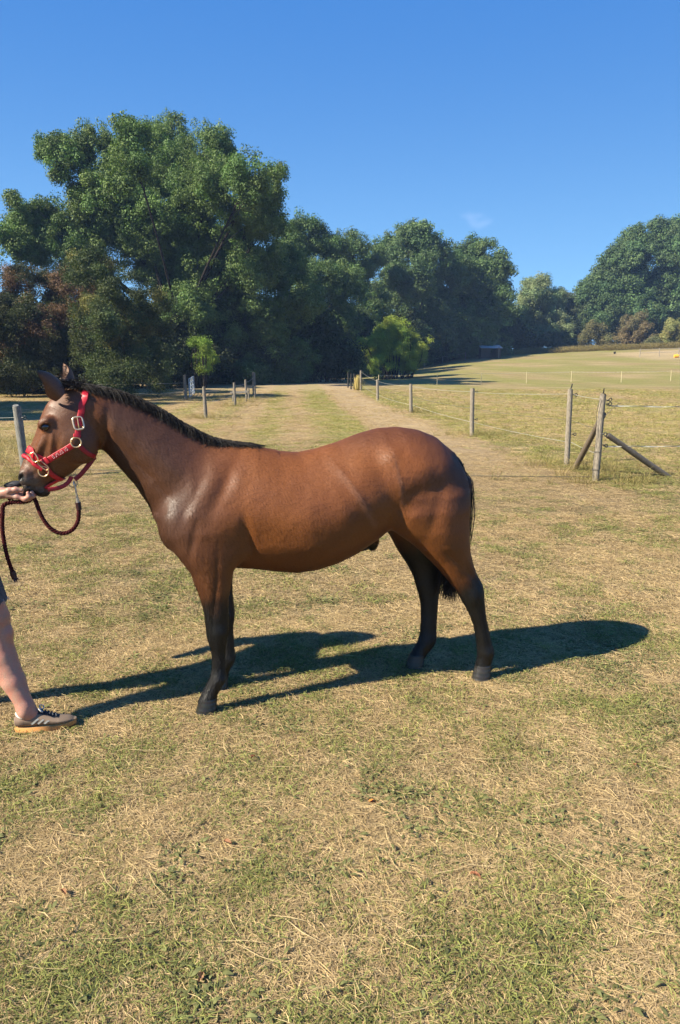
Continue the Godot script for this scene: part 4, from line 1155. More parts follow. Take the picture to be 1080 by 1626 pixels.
func horse_field():
	var up := Vector2(0, 1)
	# trunk
	var top := V2([-0.228, 0.955, -0.215, 1.01, -0.19, 1.06, -0.10, 1.17, 0.0, 1.222, 0.10, 1.242, 0.20, 1.241, 0.32, 1.217, 0.42, 1.207, 0.51, 1.222, 0.61, 1.25, 0.715, 1.288, 0.814, 1.313, 0.918, 1.318, 1.02, 1.302, 1.11, 1.268, 1.18, 1.212, 1.225, 1.15, 1.25, 1.09])
	var bot := V2([-0.228, 0.935, -0.218, 0.89, -0.19, 0.81, -0.14, 0.725, -0.06, 0.685, 0.05, 0.672, 0.19, 0.655, 0.30, 0.635, 0.395, 0.622, 0.49, 0.628, 0.59, 0.652, 0.69, 0.692, 0.78, 0.745, 0.86, 0.805, 0.95, 0.86, 1.1, 0.90, 1.2, 0.94, 1.25, 1.0])
	var w := [[-0.228, 0.03, 0.0], [-0.21, 0.08, 0.0], [-0.17, 0.13, 0.0], [-0.10, 0.165, 0.0], [0.0, 0.185, 0.0], [0.12, 0.205, 0.0], [0.27, 0.236, 0.0], [0.42, 0.262, 0.0], [0.58, 0.266, 0.0], [0.72, 0.245, 0.0], [0.85, 0.232, 0.0], [0.98, 0.222, 0.0], [1.08, 0.20, 0.0], [1.16, 0.165, 0.0], [1.22, 0.12, 0.0], [1.25, 0.09, 0.0]]
	H.prims.append(Loft.new(Vector2.ZERO, Vector2(1, 0), bot, top, w, -0.228, 1.25, 0.03, 0.26, 0.10, up, 0.012))
	# neck
	var crest := V2([0.30, 0.98, 0.235, 1.08, 0.19, 1.155, 0.141, 1.205, 0.08, 1.235, 0.011, 1.264, -0.114, 1.334, -0.222, 1.404, -0.315, 1.453, -0.406, 1.489, -0.50, 1.510, -0.54, 1.503])
	var under := V2([-0.11, 0.70, -0.16, 0.75, -0.204, 0.803, -0.231, 0.879, -0.256, 0.945, -0.297, 1.014, -0.335, 1.082, -0.38, 1.141, -0.418, 1.19, -0.448, 1.230, -0.487, 1.262, -0.52, 1.31, -0.55, 1.38])
	var nw := [[-0.10, 0.07, 0.0], [0.0, 0.115, 0.0], [0.10, 0.135, 0.0], [0.22, 0.124, 0.0], [0.34, 0.104, 0.0], [0.46, 0.086, 0.0], [0.58, 0.074, 0.0], [0.68, 0.068, 0.0], [0.74, 0.06, 0.0]]
	H.prims.append(Loft.new(Vector2(0.05, 0.98), Vector2(-0.79, 0.613), under, crest, nw, -0.10, 0.74, 0.07, 0.45, 0.15, up, 0.02))
	# head
	var brow := V2([-0.50, 1.520, -0.545, 1.524, -0.60, 1.509, -0.66, 1.475, -0.682, 1.455, -0.711, 1.400, -0.725, 1.359, -0.741, 1.319, -0.756, 1.287, -0.776, 1.245, -0.798, 1.206, -0.817, 1.164, -0.821, 1.137, -0.81, 1.10, -0.797, 1.08])
	var jaw := V2([-0.45, 1.43, -0.462, 1.33, -0.482, 1.262, -0.505, 1.228, -0.535, 1.200, -0.572, 1.172, -0.609, 1.140, -0.642, 1.122, -0.686, 1.100, -0.72, 1.085, -0.755, 1.072, -0.785, 1.066])
	var hw := [[-0.03, 0.05, 0.0], [0.02, 0.066, 0.0], [0.08, 0.080, 0.0], [0.14, 0.088, 0.0], [0.19, 0.086, 0.0], [0.24, 0.073, 0.0], [0.30, 0.058, 0.0], [0.36, 0.050, 0.0], [0.41, 0.047, 0.0], [0.45, 0.044, 0.0], [0.475, 0.034, 0.0]]
	H.prims.append(Loft.new(Vector2(-0.5, 1.42), Vector2(-0.649, -0.761), jaw, brow, hw, -0.03, 0.475, 0.035, 0.22, 0.12, Vector2(-0.761, 0.649), 0.012))
	# legs: front outline, back outline
	var ff := V2([-0.05, 1.12, -0.14, 1.04, -0.20, 0.95, -0.205, 0.86, -0.175, 0.78, -0.135, 0.72, -0.108, 0.68, -0.096, 0.63, -0.078, 0.58, -0.066, 0.535, -0.056, 0.486, -0.052, 0.43, -0.05, 0.40, -0.048, 0.365, -0.036, 0.325, -0.029, 0.29, -0.027, 0.25, -0.028, 0.21, -0.037, 0.17, -0.055, 0.135, -0.075, 0.10, -0.093, 0.07, -0.10, 0.05])
	var fb := V2([0.14, 1.12, 0.15, 1.04, 0.15, 0.95, 0.15, 0.86, 0.14, 0.78, 0.105, 0.72, 0.080, 0.68, 0.067, 0.62, 0.057, 0.56, 0.053, 0.50, 0.052, 0.44, 0.052, 0.40, 0.046, 0.365, 0.036, 0.325, 0.033, 0.28, 0.032, 0.235, 0.031, 0.20, 0.033, 0.165, 0.024, 0.135, 0.002, 0.105, -0.012, 0.08, -0.015, 0.05])
	var fw := [[0.05, 0.033, 0.122], [0.10, 0.029, 0.12], [0.16, 0.035, 0.118], [0.20, 0.028, 0.117], [0.29, 0.026, 0.116], [0.34, 0.036, 0.116], [0.39, 0.041, 0.116], [0.44, 0.037, 0.117], [0.52, 0.043, 0.118], [0.62, 0.056, 0.12], [0.72, 0.068, 0.122], [0.80, 0.074, 0.12], [0.88, 0.074, 0.115], [0.96, 0.058, 0.108], [1.03, 0.030, 0.095], [1.10, 0.008, 0.07]]
	H.prims.append(Loft.new(Vector2.ZERO, up, ff, fb, fw, 0.05, 1.10, 0.05, 0.0, 0.0, Vector2(1, 0), 0.012))
	H.prims.append(Loft.new(Vector2.ZERO, up, shifted(ff, 0.056, 0.075, 0.4), shifted(fb, 0.056, 0.075, 0.4), mirrored(fw), 0.05, 1.10, 0.05, 0.0, 0.0, Vector2(1, 0), 0.012))
	var hf := V2([0.86, 1.20, 0.82, 1.10, 0.80, 1.0, 0.80, 0.92, 0.83, 0.86, 0.89, 0.805, 0.935, 0.775, 0.99, 0.73, 1.046, 0.675, 1.105, 0.615, 1.142, 0.572, 1.175, 0.533, 1.204, 0.497, 1.236, 0.44, 1.264, 0.40, 1.289, 0.345, 1.308, 0.30, 1.322, 0.24, 1.331, 0.20, 1.335, 0.165, 1.339, 0.13, 1.334, 0.10, 1.330, 0.07, 1.326, 0.05])
	var hb := V2([1.16, 1.20, 1.225, 1.12, 1.256, 1.04, 1.261, 0.95, 1.255, 0.85, 1.256, 0.77, 1.264, 0.70, 1.281, 0.64, 1.30, 0.59, 1.318, 0.555, 1.338, 0.525, 1.347, 0.495, 1.352, 0.455, 1.356, 0.42, 1.364, 0.37, 1.374, 0.32, 1.388, 0.265, 1.401, 0.22, 1.413, 0.18, 1.425, 0.15, 1.424, 0.12, 1.412, 0.09, 1.412, 0.07, 1.415, 0.05])
	var hw2 := [[0.05, 0.034, 0.118], [0.09, 0.029, 0.12], [0.15, 0.036, 0.122], [0.20, 0.029, 0.124], [0.30, 0.028, 0.126], [0.40, 0.033, 0.128], [0.47, 0.040, 0.13], [0.52, 0.041, 0.13], [0.58, 0.046, 0.13], [0.66, 0.064, 0.13], [0.74, 0.086, 0.128], [0.82, 0.104, 0.125], [0.92, 0.115, 0.12], [1.0, 0.108, 0.112], [1.07, 0.075, 0.10], [1.13, 0.035, 0.08], [1.18, 0.008, 0.05]]
	H.prims.append(Loft.new(Vector2.ZERO, up, hf, hb, hw2, 0.05, 1.18, 0.045, 0.0, 0.0, Vector2(1, 0), 0.012))
	var gf := V2([0.80, 1.20, 0.78, 1.0, 0.83, 0.88, 0.89, 0.80, 0.934, 0.742, 0.98, 0.657, 1.034, 0.578, 1.067, 0.517, 1.097, 0.423, 1.113, 0.362, 1.117, 0.284, 1.114, 0.20, 1.108, 0.165, 1.096, 0.135, 1.074, 0.10, 1.055, 0.07, 1.045, 0.05])
	var gb := V2([1.16, 1.20, 1.25, 1.0, 1.24, 0.85, 1.23, 0.76, 1.215, 0.68, 1.21, 0.60, 1.218, 0.55, 1.226, 0.51, 1.222, 0.46, 1.212, 0.41, 1.207, 0.354, 1.204, 0.276, 1.20, 0.20, 1.202, 0.16, 1.196, 0.125, 1.168, 0.09, 1.145, 0.07, 1.135, 0.05])
	H.prims.append(Loft.new(Vector2.ZERO, up, gf, gb, mirrored(hw2), 0.05, 1.18, 0.045, 0.0, 0.0, Vector2(1, 0), 0.012))
	# muscles and bones under the skin, both sides
	for s in [1.0, -1.0]:
		H.prims.append(Ell.new(Vector3(-0.185, 0.90, 0.075 * s), Vector3(0.055, 0.10, 0.06), Vector3.ZERO, 0.06))      # point of the shoulder
		H.prims.append(Ell.new(Vector3(-0.565, 1.280, 0.053 * s), Vector3(0.074, 0.090, 0.039), Vector3(0, 0, 0.4), 0.03))  # jaw muscle
		H.prims.append(Ell.new(Vector3(-0.688, 1.372, 0.066 * s), Vector3(0.036, 0.024, 0.022), Vector3(0, 0, 0.6), 0.022))  # brow
		H.prims.append(Ell.new(Vector3(-0.70, 1.295, 0.054 * s), Vector3(0.014, 0.070, 0.012), Vector3(0, 0, -0.55), 0.03))  # cheekbone
		H.prims.append(Ell.new(Vector3(-0.688, 1.356, 0.088 * s), Vector3(0.020, 0.0125, 0.016), Vector3(0, 0, 0.25), 0.008, true))  # eye socket
		H.prims.append(Ell.new(Vector3(-0.792, 1.140, 0.034 * s), Vector3(0.026, 0.034, 0.020), Vector3(0, 0, -0.4), 0.025))  # nostril wing
		H.prims.append(Ell.new(Vector3(-0.806, 1.138, 0.050 * s), Vector3(0.0085, 0.020, 0.016), Vector3(0, 0, -0.55), 0.010, true))  # nostril
		H.prims.append(Ell.new(Vector3(-0.765, 1.094, 0.050 * s), Vector3(0.045, 0.0035, 0.022), Vector3(0, 0, -0.38), 0.008, true))  # mouth
	H.prims.append(Ell.new(Vector3(-0.738, 1.072, 0.0), Vector3(0.040, 0.026, 0.032), Vector3(0, 0, -0.3), 0.022))   # chin
	H.prims.append(Ell.new(Vector3(0.772, 0.738, 0.0), Vector3(0.055, 0.022, 0.028), Vector3(0, 0, 0.45), 0.03))    # sheath
	H.prims.append(Ell.new(Vector3(0.800, 0.728, 0.0), Vector3(0.016, 0.026, 0.016), Vector3(0, 0, -0.5), 0.02))

func mirrored(wid: Array) -> Array:
	var o := []
	for q in wid: o.append([q[0], q[1], -q[2]])
	return o

# muscles, hollows and bones under the skin of both sides: x, y, half length, half width, turn, height (metres, outwards)
const FLESH := [
	[-0.03, 1.07, 0.17, 0.050, 1.05, 0.007], [0.055, 1.10, 0.16, 0.030, 1.05, -0.006], [-0.10, 1.02, 0.12, 0.022, 1.05, -0.004],
	[0.03, 0.91, 0.10, 0.075, 0.35, 0.009], [0.145, 0.83, 0.13, 0.028, 1.75, -0.012], [-0.10, 0.85, 0.10, 0.022, 1.35, -0.005],
	[0.83, 1.20, 0.055, 0.040, 0.0, 0.010], [0.785, 1.06, 0.13, 0.045, 1.9, -0.011], [0.90, 0.90, 0.08, 0.06, 1.2, 0.008],
	[1.12, 0.93, 0.17, 0.06, 1.45, 0.005], [1.035, 0.92, 0.14, 0.034, 1.25, -0.006], [0.845, 1.09, 0.14, 0.018, 1.78, 0.003],
	[0.655, 1.01, 0.17, 0.016, 2.15, 0.0035], [0.60, 1.00, 0.15, 0.024, 2.10, -0.0015], [0.012, 0.40, 0.03, 0.03, 0.0, 0.004], [0.0, 0.165, 0.025, 0.022, 0.0, 0.003], [1.285, 0.475, 0.05, 0.03, 1.3, 0.004], [1.38, 0.155, 0.026, 0.024, 0.0, 0.003],
	[-0.30, 1.16, 0.18, 0.018, 2.30, -0.006], [-0.24, 1.22, 0.20, 0.05, 2.4, 0.005], [-0.45, 1.31, 0.10, 0.022, 1.45, -0.012],
	[0.40, 0.78, 0.30, 0.05, 0.05, 0.006], [1.17, 0.66, 0.10, 0.016, 2.35, -0.006], [1.25, 0.60, 0.09, 0.012, 2.2, -0.005], [1.0, 1.14, 0.16, 0.09, -0.5, 0.003],
	[-0.01, 0.60, 0.14, 0.012, 1.50, -0.005], [0.02, 0.55, 0.12, 0.016, 1.52, 0.003], [0.012, 0.25, 0.10, 0.006, 1.55, -0.005], [1.352, 0.30, 0.10, 0.006, 1.80, -0.005],
	[-0.667, 1.290, 0.060, 0.010, 1.40, 0.0045], [-0.645, 1.270, 0.060, 0.014, 1.30, -0.004], [-0.60, 1.345, 0.035, 0.030, 0.0, -0.004], [-0.71, 1.25, 0.05, 0.014, 1.1, -0.003], [-0.555, 1.30, 0.07, 0.02, 1.9, 0.003], [-0.64, 1.18, 0.07, 0.012, 0.8, -0.003], [-0.76, 1.15, 0.03, 0.012, 0.4, -0.003]]
func swell(x: float, y: float) -> float:
	var s := 0.0
	for q in FLESH:
		var dx: float = x - q[0]; var dy: float = y - q[1]
		if absf(dx) > 0.45 or absf(dy) > 0.45: continue
		var c := cos(q[4]); var n := sin(q[4])
		var a: float = (dx * c + dy * n) / q[2]; var b: float = (dy * c - dx * n) / q[3]
		var e := a * a + b * b
		if e < 6.0: s += q[5] * exp(-e)
	return s + 0.0022 * n1.get_noise_2d(x * 5.0, y * 5.0)

func flesh(mb: Mb, i: int):
	var p := mb.v[i]; var n := mb.n[i]
	if p.y > 1.47 and p.x < -0.5: return
	var w := absf(n.z)
	w = w * w * (3.0 - 2.0 * w)
	var e := 0.004
	var h := swell(p.x, p.y)
	var gx := (swell(p.x + e, p.y) - h) / e; var gy := (swell(p.x, p.y + e) - h) / e
	mb.v[i] = p + n * h * w
	mb.n[i] = (n - Vector3(gx, gy, 0) * w).normalized()

func coat(p: Vector3, n: Vector3) -> Color:
	# bay: red-brown with black legs and points, greyer neck, mealy muzzle
	var v := n1.get_noise_3d(p.x * 4.0, p.y * 4.0, p.z * 4.0)
	var v2 := n2.get_noise_3d(p.x * 14.0, p.y * 14.0, p.z * 14.0)
	var red := Color(0.228, 0.075, 0.018)
	var deep := Color(0.120, 0.037, 0.0135)
	var neck := Color(0.068, 0.030, 0.017)
	var c := red.lerp(deep, clampf(0.35 + v * 0.8 + v2 * 0.12, 0.0, 1.0) * 0.55)
	c = c.lerp(neck, 0.88 * (1.0 - sm(-0.20, 0.16, p.x + v * 0.05)) * sm(-0.52, -0.40, p.x))
	c = c.lerp(Color(0.10, 0.035, 0.016), 0.55 * sm(1.20, 1.30, p.y) * sm(0.2, 0.5, p.x))
	c = c.lerp(Color(0.080, 0.032, 0.016), 0.65 * sm(0.92, 1.12, p.x + v * 0.1) * sm(0.86, 1.0, p.y))
	c = c.lerp(Color(0.25, 0.082, 0.022), 0.5 * sm(1.02, 1.12, p.x) * (1.0 - sm(0.90, 0.98, p.y)) * sm(0.74, 0.8, p.y))
	# face
	if p.x < -0.45:
		var f := sm(-0.47, -0.56, p.x)
		c = c.lerp(Color(0.185, 0.068, 0.027), f)
		var u := (p.x + 0.5) * -0.649 + (p.y - 1.42) * -0.761
		c = c.lerp(Color(0.085, 0.040, 0.022), f * 0.55 * sm(0.02, 0.05, u) * (1.0 - sm(0.12, 0.2, u)) * (1.0 - sm(-0.68, -0.60, -p.x - 1.26)) )
		var mz := sm(0.335, 0.44, u + v2 * 0.03)
		c = c.lerp(Color(0.15, 0.125, 0.105), mz * 0.9)
		var frontal := (p.x + 0.5) * -0.761 + (p.y - 1.42) * 0.649
		c = c.lerp(Color(0.020, 0.018, 0.018), sm(0.43, 0.475, u + v2 * 0.012) * (1.0 - 0.75 * sm(0.0, 0.02, frontal)))
		c = c.lerp(Color(0.018, 0.016, 0.016), (1.0 - sm(0.004, 0.014, (p - Vector3(-0.806, 1.138, signf(p.z) * 0.044)).length() - 0.012)))
		c = c.lerp(Color(0.025, 0.018, 0.015), (1.0 - sm(0.010, 0.022, ((p - Vector3(-0.688, 1.357, signf(p.z) * 0.082)) * Vector3(0.8, 1.2, 0.5)).length())) * 0.9)
		c = c.lerp(Color(0.020, 0.018, 0.018), (1.0 - sm(1.07, 1.092, p.y + (p.x + 0.75) * 0.35)) * sm(0.36, 0.40, u))
	# black points
	var black := Color(0.009, 0.008, 0.007)
	if p.y < 0.85:
		var edge := v * 0.06 + v2 * 0.03
		if p.x < 0.45:
			var t := 1.0 - sm(0.47, 0.62, p.y + edge + (0.05 - p.x) * 0.25)
			if p.z < 0.0: t = 1.0 - sm(0.56, 0.70, p.y + edge)
			c = c.lerp(black, t)
		else:
			var t := 1.0 - sm(0.47, 0.66, p.y + edge - (p.x - 1.2) * 0.55)
			if p.z < 0.0: t = 1.0 - sm(0.62, 0.86, p.y + edge)
			c = c.lerp(black, t * sm(0.80, 0.9, p.x))
		if p.x < 0.45: c = c.lerp(Color(0.035, 0.027, 0.022), 0.22 * (1.0 - sm(0.2, 0.4, p.y)) * clampf(v2 + 0.4, 0.0, 1.0))
	if p.x > 0.70 and p.x < 0.85 and p.y < 0.765 and absf(p.z) < 0.05: c = c.lerp(black, 1.0 - sm(0.735, 0.765, p.y))
	# where the hair turns at the flank and before the thigh, sheen painted in as a paler line
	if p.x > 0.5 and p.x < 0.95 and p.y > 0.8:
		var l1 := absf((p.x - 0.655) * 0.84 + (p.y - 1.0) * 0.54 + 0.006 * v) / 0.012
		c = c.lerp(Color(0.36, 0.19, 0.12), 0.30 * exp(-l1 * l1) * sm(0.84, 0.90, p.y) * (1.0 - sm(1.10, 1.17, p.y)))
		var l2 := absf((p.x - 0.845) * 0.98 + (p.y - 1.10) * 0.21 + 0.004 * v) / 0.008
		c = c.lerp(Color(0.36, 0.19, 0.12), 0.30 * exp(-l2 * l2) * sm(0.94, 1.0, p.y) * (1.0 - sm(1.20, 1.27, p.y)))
	return c

func ear(mb: Mb, base: Vector3, tip: Vector3, face: Vector3, wid: float, thick: float):
	# a cupped leaf: rolled at the base, open towards face
	var ax := (tip - base); var ln := ax.length(); ax /= ln
	var f := (face - ax * face.dot(ax)).normalized(); var s := ax.cross(f)
	for layer in 2:
		var k := mb.v.size()
		var N := 12; var Mx := 12
		for i in N + 1:
			var t := float(i) / N
			var w := wid * (0.62 + 0.55 * sin(t * 2.4)) * sqrt(maxf(1.0 - t * t * t, 0.0)) * (1.0 - 0.35 * t)
			var curl := lerpf(2.5, 1.15, sm(0.0, 0.8, t))
			for j in Mx + 1:
				var a := (float(j) / Mx * 2.0 - 1.0) * curl
				var r := w / maxf(sin(minf(curl, 1.5)), 0.6)
				var rr := r - (thick * (1.0 - 0.6 * t) if layer == 1 else 0.0)
				var p := base + ax * ln * t + s * sin(a) * rr - f * (cos(a) * rr - r * 0.55) - f * 0.012 * sin(t * PI)
				var nn := (s * sin(a) - f * cos(a)) * (1.0 if layer == 0 else -1.0)
				mb.v.append(p); mb.n.append(nn)
				var c := Color(0.17, 0.072, 0.036).lerp(Color(0.05, 0.03, 0.022), sm(0.8, 1.0, t) * 0.8)
				if layer == 1: c = Color(0.30, 0.18, 0.12)
				if absf(float(j) / Mx - 0.5) > 0.46: c = c.lerp(Color(0.06, 0.035, 0.022), 0.6)
				mb.c.append(c)
		for i in N:
			for j in Mx:
				var a := k + i * (Mx + 1) + j
				var q := PackedInt32Array([a, a + 1, a + Mx + 1, a + 1, a + Mx + 2, a + Mx + 1])
				mb.ix.append_array(q)
	# hairs inside
	for i in 90:
		var t := rng.randf_range(0.05, 0.6)
		var p := base + ax * ln * t + s * rng.randfn(0, wid * 0.35) - f * wid * 0.1
		var e := p + f * rng.randf_range(0.012, 0.032) + ax * 0.012 + s * rng.randfn(0, 0.012)
		mb.strip([p, p.lerp(e, 0.6), e], [0.0012, 0.001, 0.0003], ax.cross(f), Color(0.16, 0.10, 0.07), Color(0.24, 0.17, 0.12))

func hoof_mesh(cx_top: float, cx_bot: float, z: float, len_top: float, len_bot: float, w_top: float, w_bot: float, y1: float, shine: Color) -> ArrayMesh:
	var mb := Mb.new()
	var rows := 9; var seg := 26
	for i in rows + 1:
		var t := float(i) / rows
		var y := lerpf(y1, -0.012, t)
		var c := Vector3(lerpf(cx_top, cx_bot, t), y, z)
		var bulge := 0.0009 * sin(t * 23.0 + 1.0)
		for j in seg:
			var a := TAU * j / seg
			var rx := lerpf(len_top, len_bot, t) + bulge; var rz := lerpf(w_top, w_bot, t) + bulge
			var back := 1.0 if cos(a) < 0.0 else 0.86
			mb.v.append(c + Vector3(cos(a) * rx * back, 0, sin(a) * rz))
			mb.n.append(Vector3(cos(a) / rx, 2.2 * sin(t * 23.0 + 2.5) + 6.0, sin(a) / rz).normalized())
			var s := 0.85 + 0.13 * sin(t * 23.0 + 0.5) + 0.1 * sin(t * 9.0) + 0.12 * n2.get_noise_3d(c.x + cos(a), y * 60.0, sin(a) * 3.0)
			mb.c.append(shine * Color(s, s, s))
	for i in rows:
		for j in seg:
			var a := i * seg + j; var b := i * seg + (j + 1) % seg
			mb.ix.append_array(PackedInt32Array([a, b, a + seg, b, b + seg, a + seg]))
	var k := mb.v.size()
	mb.v.append(Vector3(cx_top, y1 + 0.004, z)); mb.n.append(Vector3.UP); mb.c.append(shine * Color(0.4, 0.4, 0.4))
	for j in seg: mb.ix.append_array(PackedInt32Array([k, (j + 1) % seg, j]))
	return mb.done()

func coat_hair(t: Node3D, mb: Mb, count: int):
	# the short summer coat: a few fine hairs at every point of the skin, lying the way a pony's hair lies
	var r := RandomNumberGenerator.new(); r.seed = 77
	var tuft := Mb.new()
	for i in 10:
		var p := Vector3(r.randf_range(-0.010, 0.006), 0.0, r.randf_range(-0.009, 0.009))
		var l := r.randf_range(0.009, 0.016)
		var e := p + Vector3(l, r.randf_range(0.0006, 0.0016), r.randfn(0, 0.0010))
		var q := r.randf_range(0.82, 1.16)
		tuft.strip([p, p.lerp(e, 0.5) + Vector3(0, 0.0006, 0), e], [0.00045, 0.0004, 0.0001], Vector3(0, r.randfn(0, 0.25), 1).normalized(), Color(q, q, q), Color(q, q, q) * 1.1)
	var mm := MultiMesh.new(); mm.transform_format = MultiMesh.TRANSFORM_3D; mm.use_colors = true
	mm.mesh = tuft.done()
	mm.instance_count = count
	for i in count:
		var p := mb.v[i]; var n := mb.n[i]
		var flow := Vector3(1.0, -0.55, 0)
		if p.x < -0.45: flow = Vector3(0.5, 0.35, 0).lerp(Vector3(0.8, -0.5, 0), sm(-0.66, -0.5, p.x))
		if p.y < 0.62: flow = flow.lerp(Vector3(0.1, -1, 0), sm(0.62, 0.5, p.y))
		if p.x > 0.72 and p.y > 0.75:    # the hair turns at the flank and runs up and forward before the thigh
			flow = flow.lerp(Vector3(0.6, -0.9, 0), sm(0.80, 0.9, p.x))
		flow += Vector3(rng.randfn(0, 0.05), rng.randfn(0, 0.05), rng.randfn(0, 0.05))
		var x := (flow - n * flow.dot(n)).normalized()
		var z := x.cross(n).normalized()
		var s := rng.randf_range(0.8, 1.2) * (0.5 if p.x < -0.55 else 1.0)
		if p.y > 1.44 and p.x < -0.52: s = 0.12
		p += x * rng.randf_range(-0.005, 0.005) + z * rng.randf_range(-0.005, 0.005)
		mm.set_instance_transform(i, Transform3D(Basis(x * s, n * s, z * s), p - n * 0.0003))
		var q := rng.randf_range(0.97, 1.05)
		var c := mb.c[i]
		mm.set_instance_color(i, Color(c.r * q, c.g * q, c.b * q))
	var o := MultiMeshInstance3D.new(); o.multimesh = mm; o.name = "coat_hair"; o.material_override = M.fur
	t.add_child(o, true)
	tag(o, "", "", "", "stuff")

func hair(mb: Mb, root: Vector3, mid: Vector3, tip: Vector3, w: float, col: Color):
	var q := curve([root, mid, tip], 3)
	var side := (tip - root).cross(Vector3(rng.randfn(), rng.randfn() * 0.5, rng.randfn())).normalized()
	mb.strip(q, [w, w, w * 0.95, w * 0.85, w * 0.7, w * 0.5, w * 0.15], side, col, col * Color(1.25, 1.2, 1.15))

func build_horse():
	horse_field()
	var t := thing("pony", "bay pony with black legs, mane and tail standing side-on in a red headcollar", "horse", HORSE_AT)
	t.rotation_degrees.y = HORSE_TURN
	var mb := Mb.new()
	mesh_field(H, Vector3(-0.88, 0.02, -0.34), Vector3(1.50, 1.60, 0.34), 0.0075, mb)
	for i in mb.v.size():
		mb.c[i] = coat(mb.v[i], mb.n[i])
		flesh(mb, i)
	var skin_count := mb.v.size()
	ear(mb, Vector3(-0.610, 1.492, 0.052), Vector3(-0.703, 1.590, 0.082), Vector3(-0.62, -0.50, -0.50), 0.050, 0.005)
	ear(mb, Vector3(-0.592, 1.510, -0.052), Vector3(-0.612, 1.622, -0.080), Vector3(-0.8, 0.1, 0.45), 0.046, 0.005)
	obj("body", mb.done(), M.coat, t)
	coat_hair(t, mb, skin_count)
	for s in [1.0, -1.0]:
		var sp := SphereMesh.new(); sp.radius = 0.0195; sp.height = 0.039; sp.radial_segments = 24; sp.rings = 12
		var eb := Mb.new()
		var arr := sp.get_mesh_arrays()
		var cen := Vector3(-0.6885, 1.356, 0.066 * s)
		for i in arr[Mesh.ARRAY_VERTEX].size():
			eb.v.append(arr[Mesh.ARRAY_VERTEX][i] + cen); eb.n.append(arr[Mesh.ARRAY_NORMAL][i]); eb.c.append(Color(0.010, 0.006, 0.004))
		eb.ix = arr[Mesh.ARRAY_INDEX]
		obj("eye", eb.done(), M.eye, t)
	var hc := Color(0.022, 0.020, 0.018)
	obj("hoof", hoof_mesh(-0.050, -0.064, 0.122, 0.042, 0.058, 0.038, 0.050, 0.066, hc), M.hoof, t)
	obj("hoof", hoof_mesh(0.031, 0.016, -0.122, 0.042, 0.058, 0.038, 0.050, 0.066, hc), M.hoof, t)
	obj("hoof", hoof_mesh(1.375, 1.362, 0.118, 0.045, 0.054, 0.037, 0.048, 0.078, hc * Color(1.5, 1.47, 1.45)), M.hoof, t)
	obj("hoof", hoof_mesh(1.095, 1.080, -0.118, 0.045, 0.056, 0.037, 0.048, 0.070, hc), M.hoof, t)
	# mane: short, standing a little and falling both ways along the crest
	var mm := Mb.new()
	var line := curve([Vector3(-0.555, 1.512, 0), Vector3(-0.50, 1.507, 0), Vector3(-0.406, 1.486, 0), Vector3(-0.315, 1.450, 0), Vector3(-0.222, 1.401, 0), Vector3(-0.114, 1.331, 0), Vector3(0.011, 1.266, 0), Vector3(0.141, 1.236, 0), Vector3(0.215, 1.229, 0)], 12)
	for i in 9000:
		var f := rng.randf() * (line.size() - 1.001)
		var k := int(f)
		var p: Vector3 = line[k].lerp(line[k + 1], f - k)
		var g := f / (line.size() - 1)
		p.z = rng.randfn(0, 0.011); p.y -= absf(p.z) * 0.25 + 0.006
		var ln := lerpf(0.075, 0.085, g) * rng.randf_range(0.6, 1.15) * (1.0 - 0.45 * sm(0.9, 1.0, g))
		var sd := 1.0 if rng.randf() < 0.5 else -1.0
		var along: Vector3 = (line[k + 1] - line[k]).normalized()
		var nrm := Vector3(-along.y, along.x, 0)
		var lean := clampf(rng.randfn(0.62, 0.16), 0.2, 1.0)
		var mid := p + nrm * ln * 0.40 + Vector3(0, 0, sd * ln * 0.20) + along * ln * 0.30
		var tip := p + nrm * ln * (0.46 - 0.80 * lean) + Vector3(0, 0, sd * (0.012 + ln * 0.42 * lean)) + along * ln * rng.randf_range(0.55, 0.95)
		var c := Color(0.020, 0.018, 0.017) * Color(1, 1, 1).lerp(Color(1.6, 1.6, 1.65), rng.randf())
		hair(mm, p, mid, tip, 0.0009, c)
	for i in 260:   # the last wisp lies along the withers
		var p := Vector3(rng.randf_range(0.09, 0.17), 1.240, rng.randfn(0, 0.012))
		hair(mm, p, p + Vector3(0.05, 0.012, rng.randfn(0, 0.01)), p + Vector3(rng.randf_range(0.07, 0.11), 0.000, rng.randfn(0, 0.016)), 0.0014, Color(0.016, 0.014, 0.013))
	tag(obj("mane", mm.done(), M.hair, t), "", "", "", "stuff")
	var fl := Mb.new()
	for i in 420:
		var p := Vector3(-0.555 + rng.randfn(0, 0.018), 1.520 + rng.randfn(0, 0.004), rng.randfn(0, 0.024))
		var e := p + Vector3(-rng.randf_range(0.02, 0.085), rng.randf_range(-0.02, 0.030), rng.randfn(0, 0.022))
		hair(fl, p, p.lerp(e, 0.5) + Vector3(0, 0.016, 0), e, 0.0013, Color(0.018, 0.016, 0.015) * Color(1, 1, 1).lerp(Color(2.4, 2.4, 2.4), rng.randf() * rng.randf()))
	for i in 40:
		var p := Vector3(-0.540 + rng.randfn(0, 0.012), 1.520, rng.randfn(0, 0.012))
		hair(fl, p, p + Vector3(rng.randfn(0, 0.006), 0.03, 0), p + Vector3(rng.randfn(0, 0.02), rng.randf_range(0.03, 0.065), rng.randfn(0, 0.01)), 0.001, Color(0.02, 0.018, 0.017))
	tag(obj("forelock", fl.done(), M.hair, t), "", "", "", "stuff")
	# tail: a black dock and long hair hanging close to the buttock and tucked between the hind legs
	var tl := Mb.new()
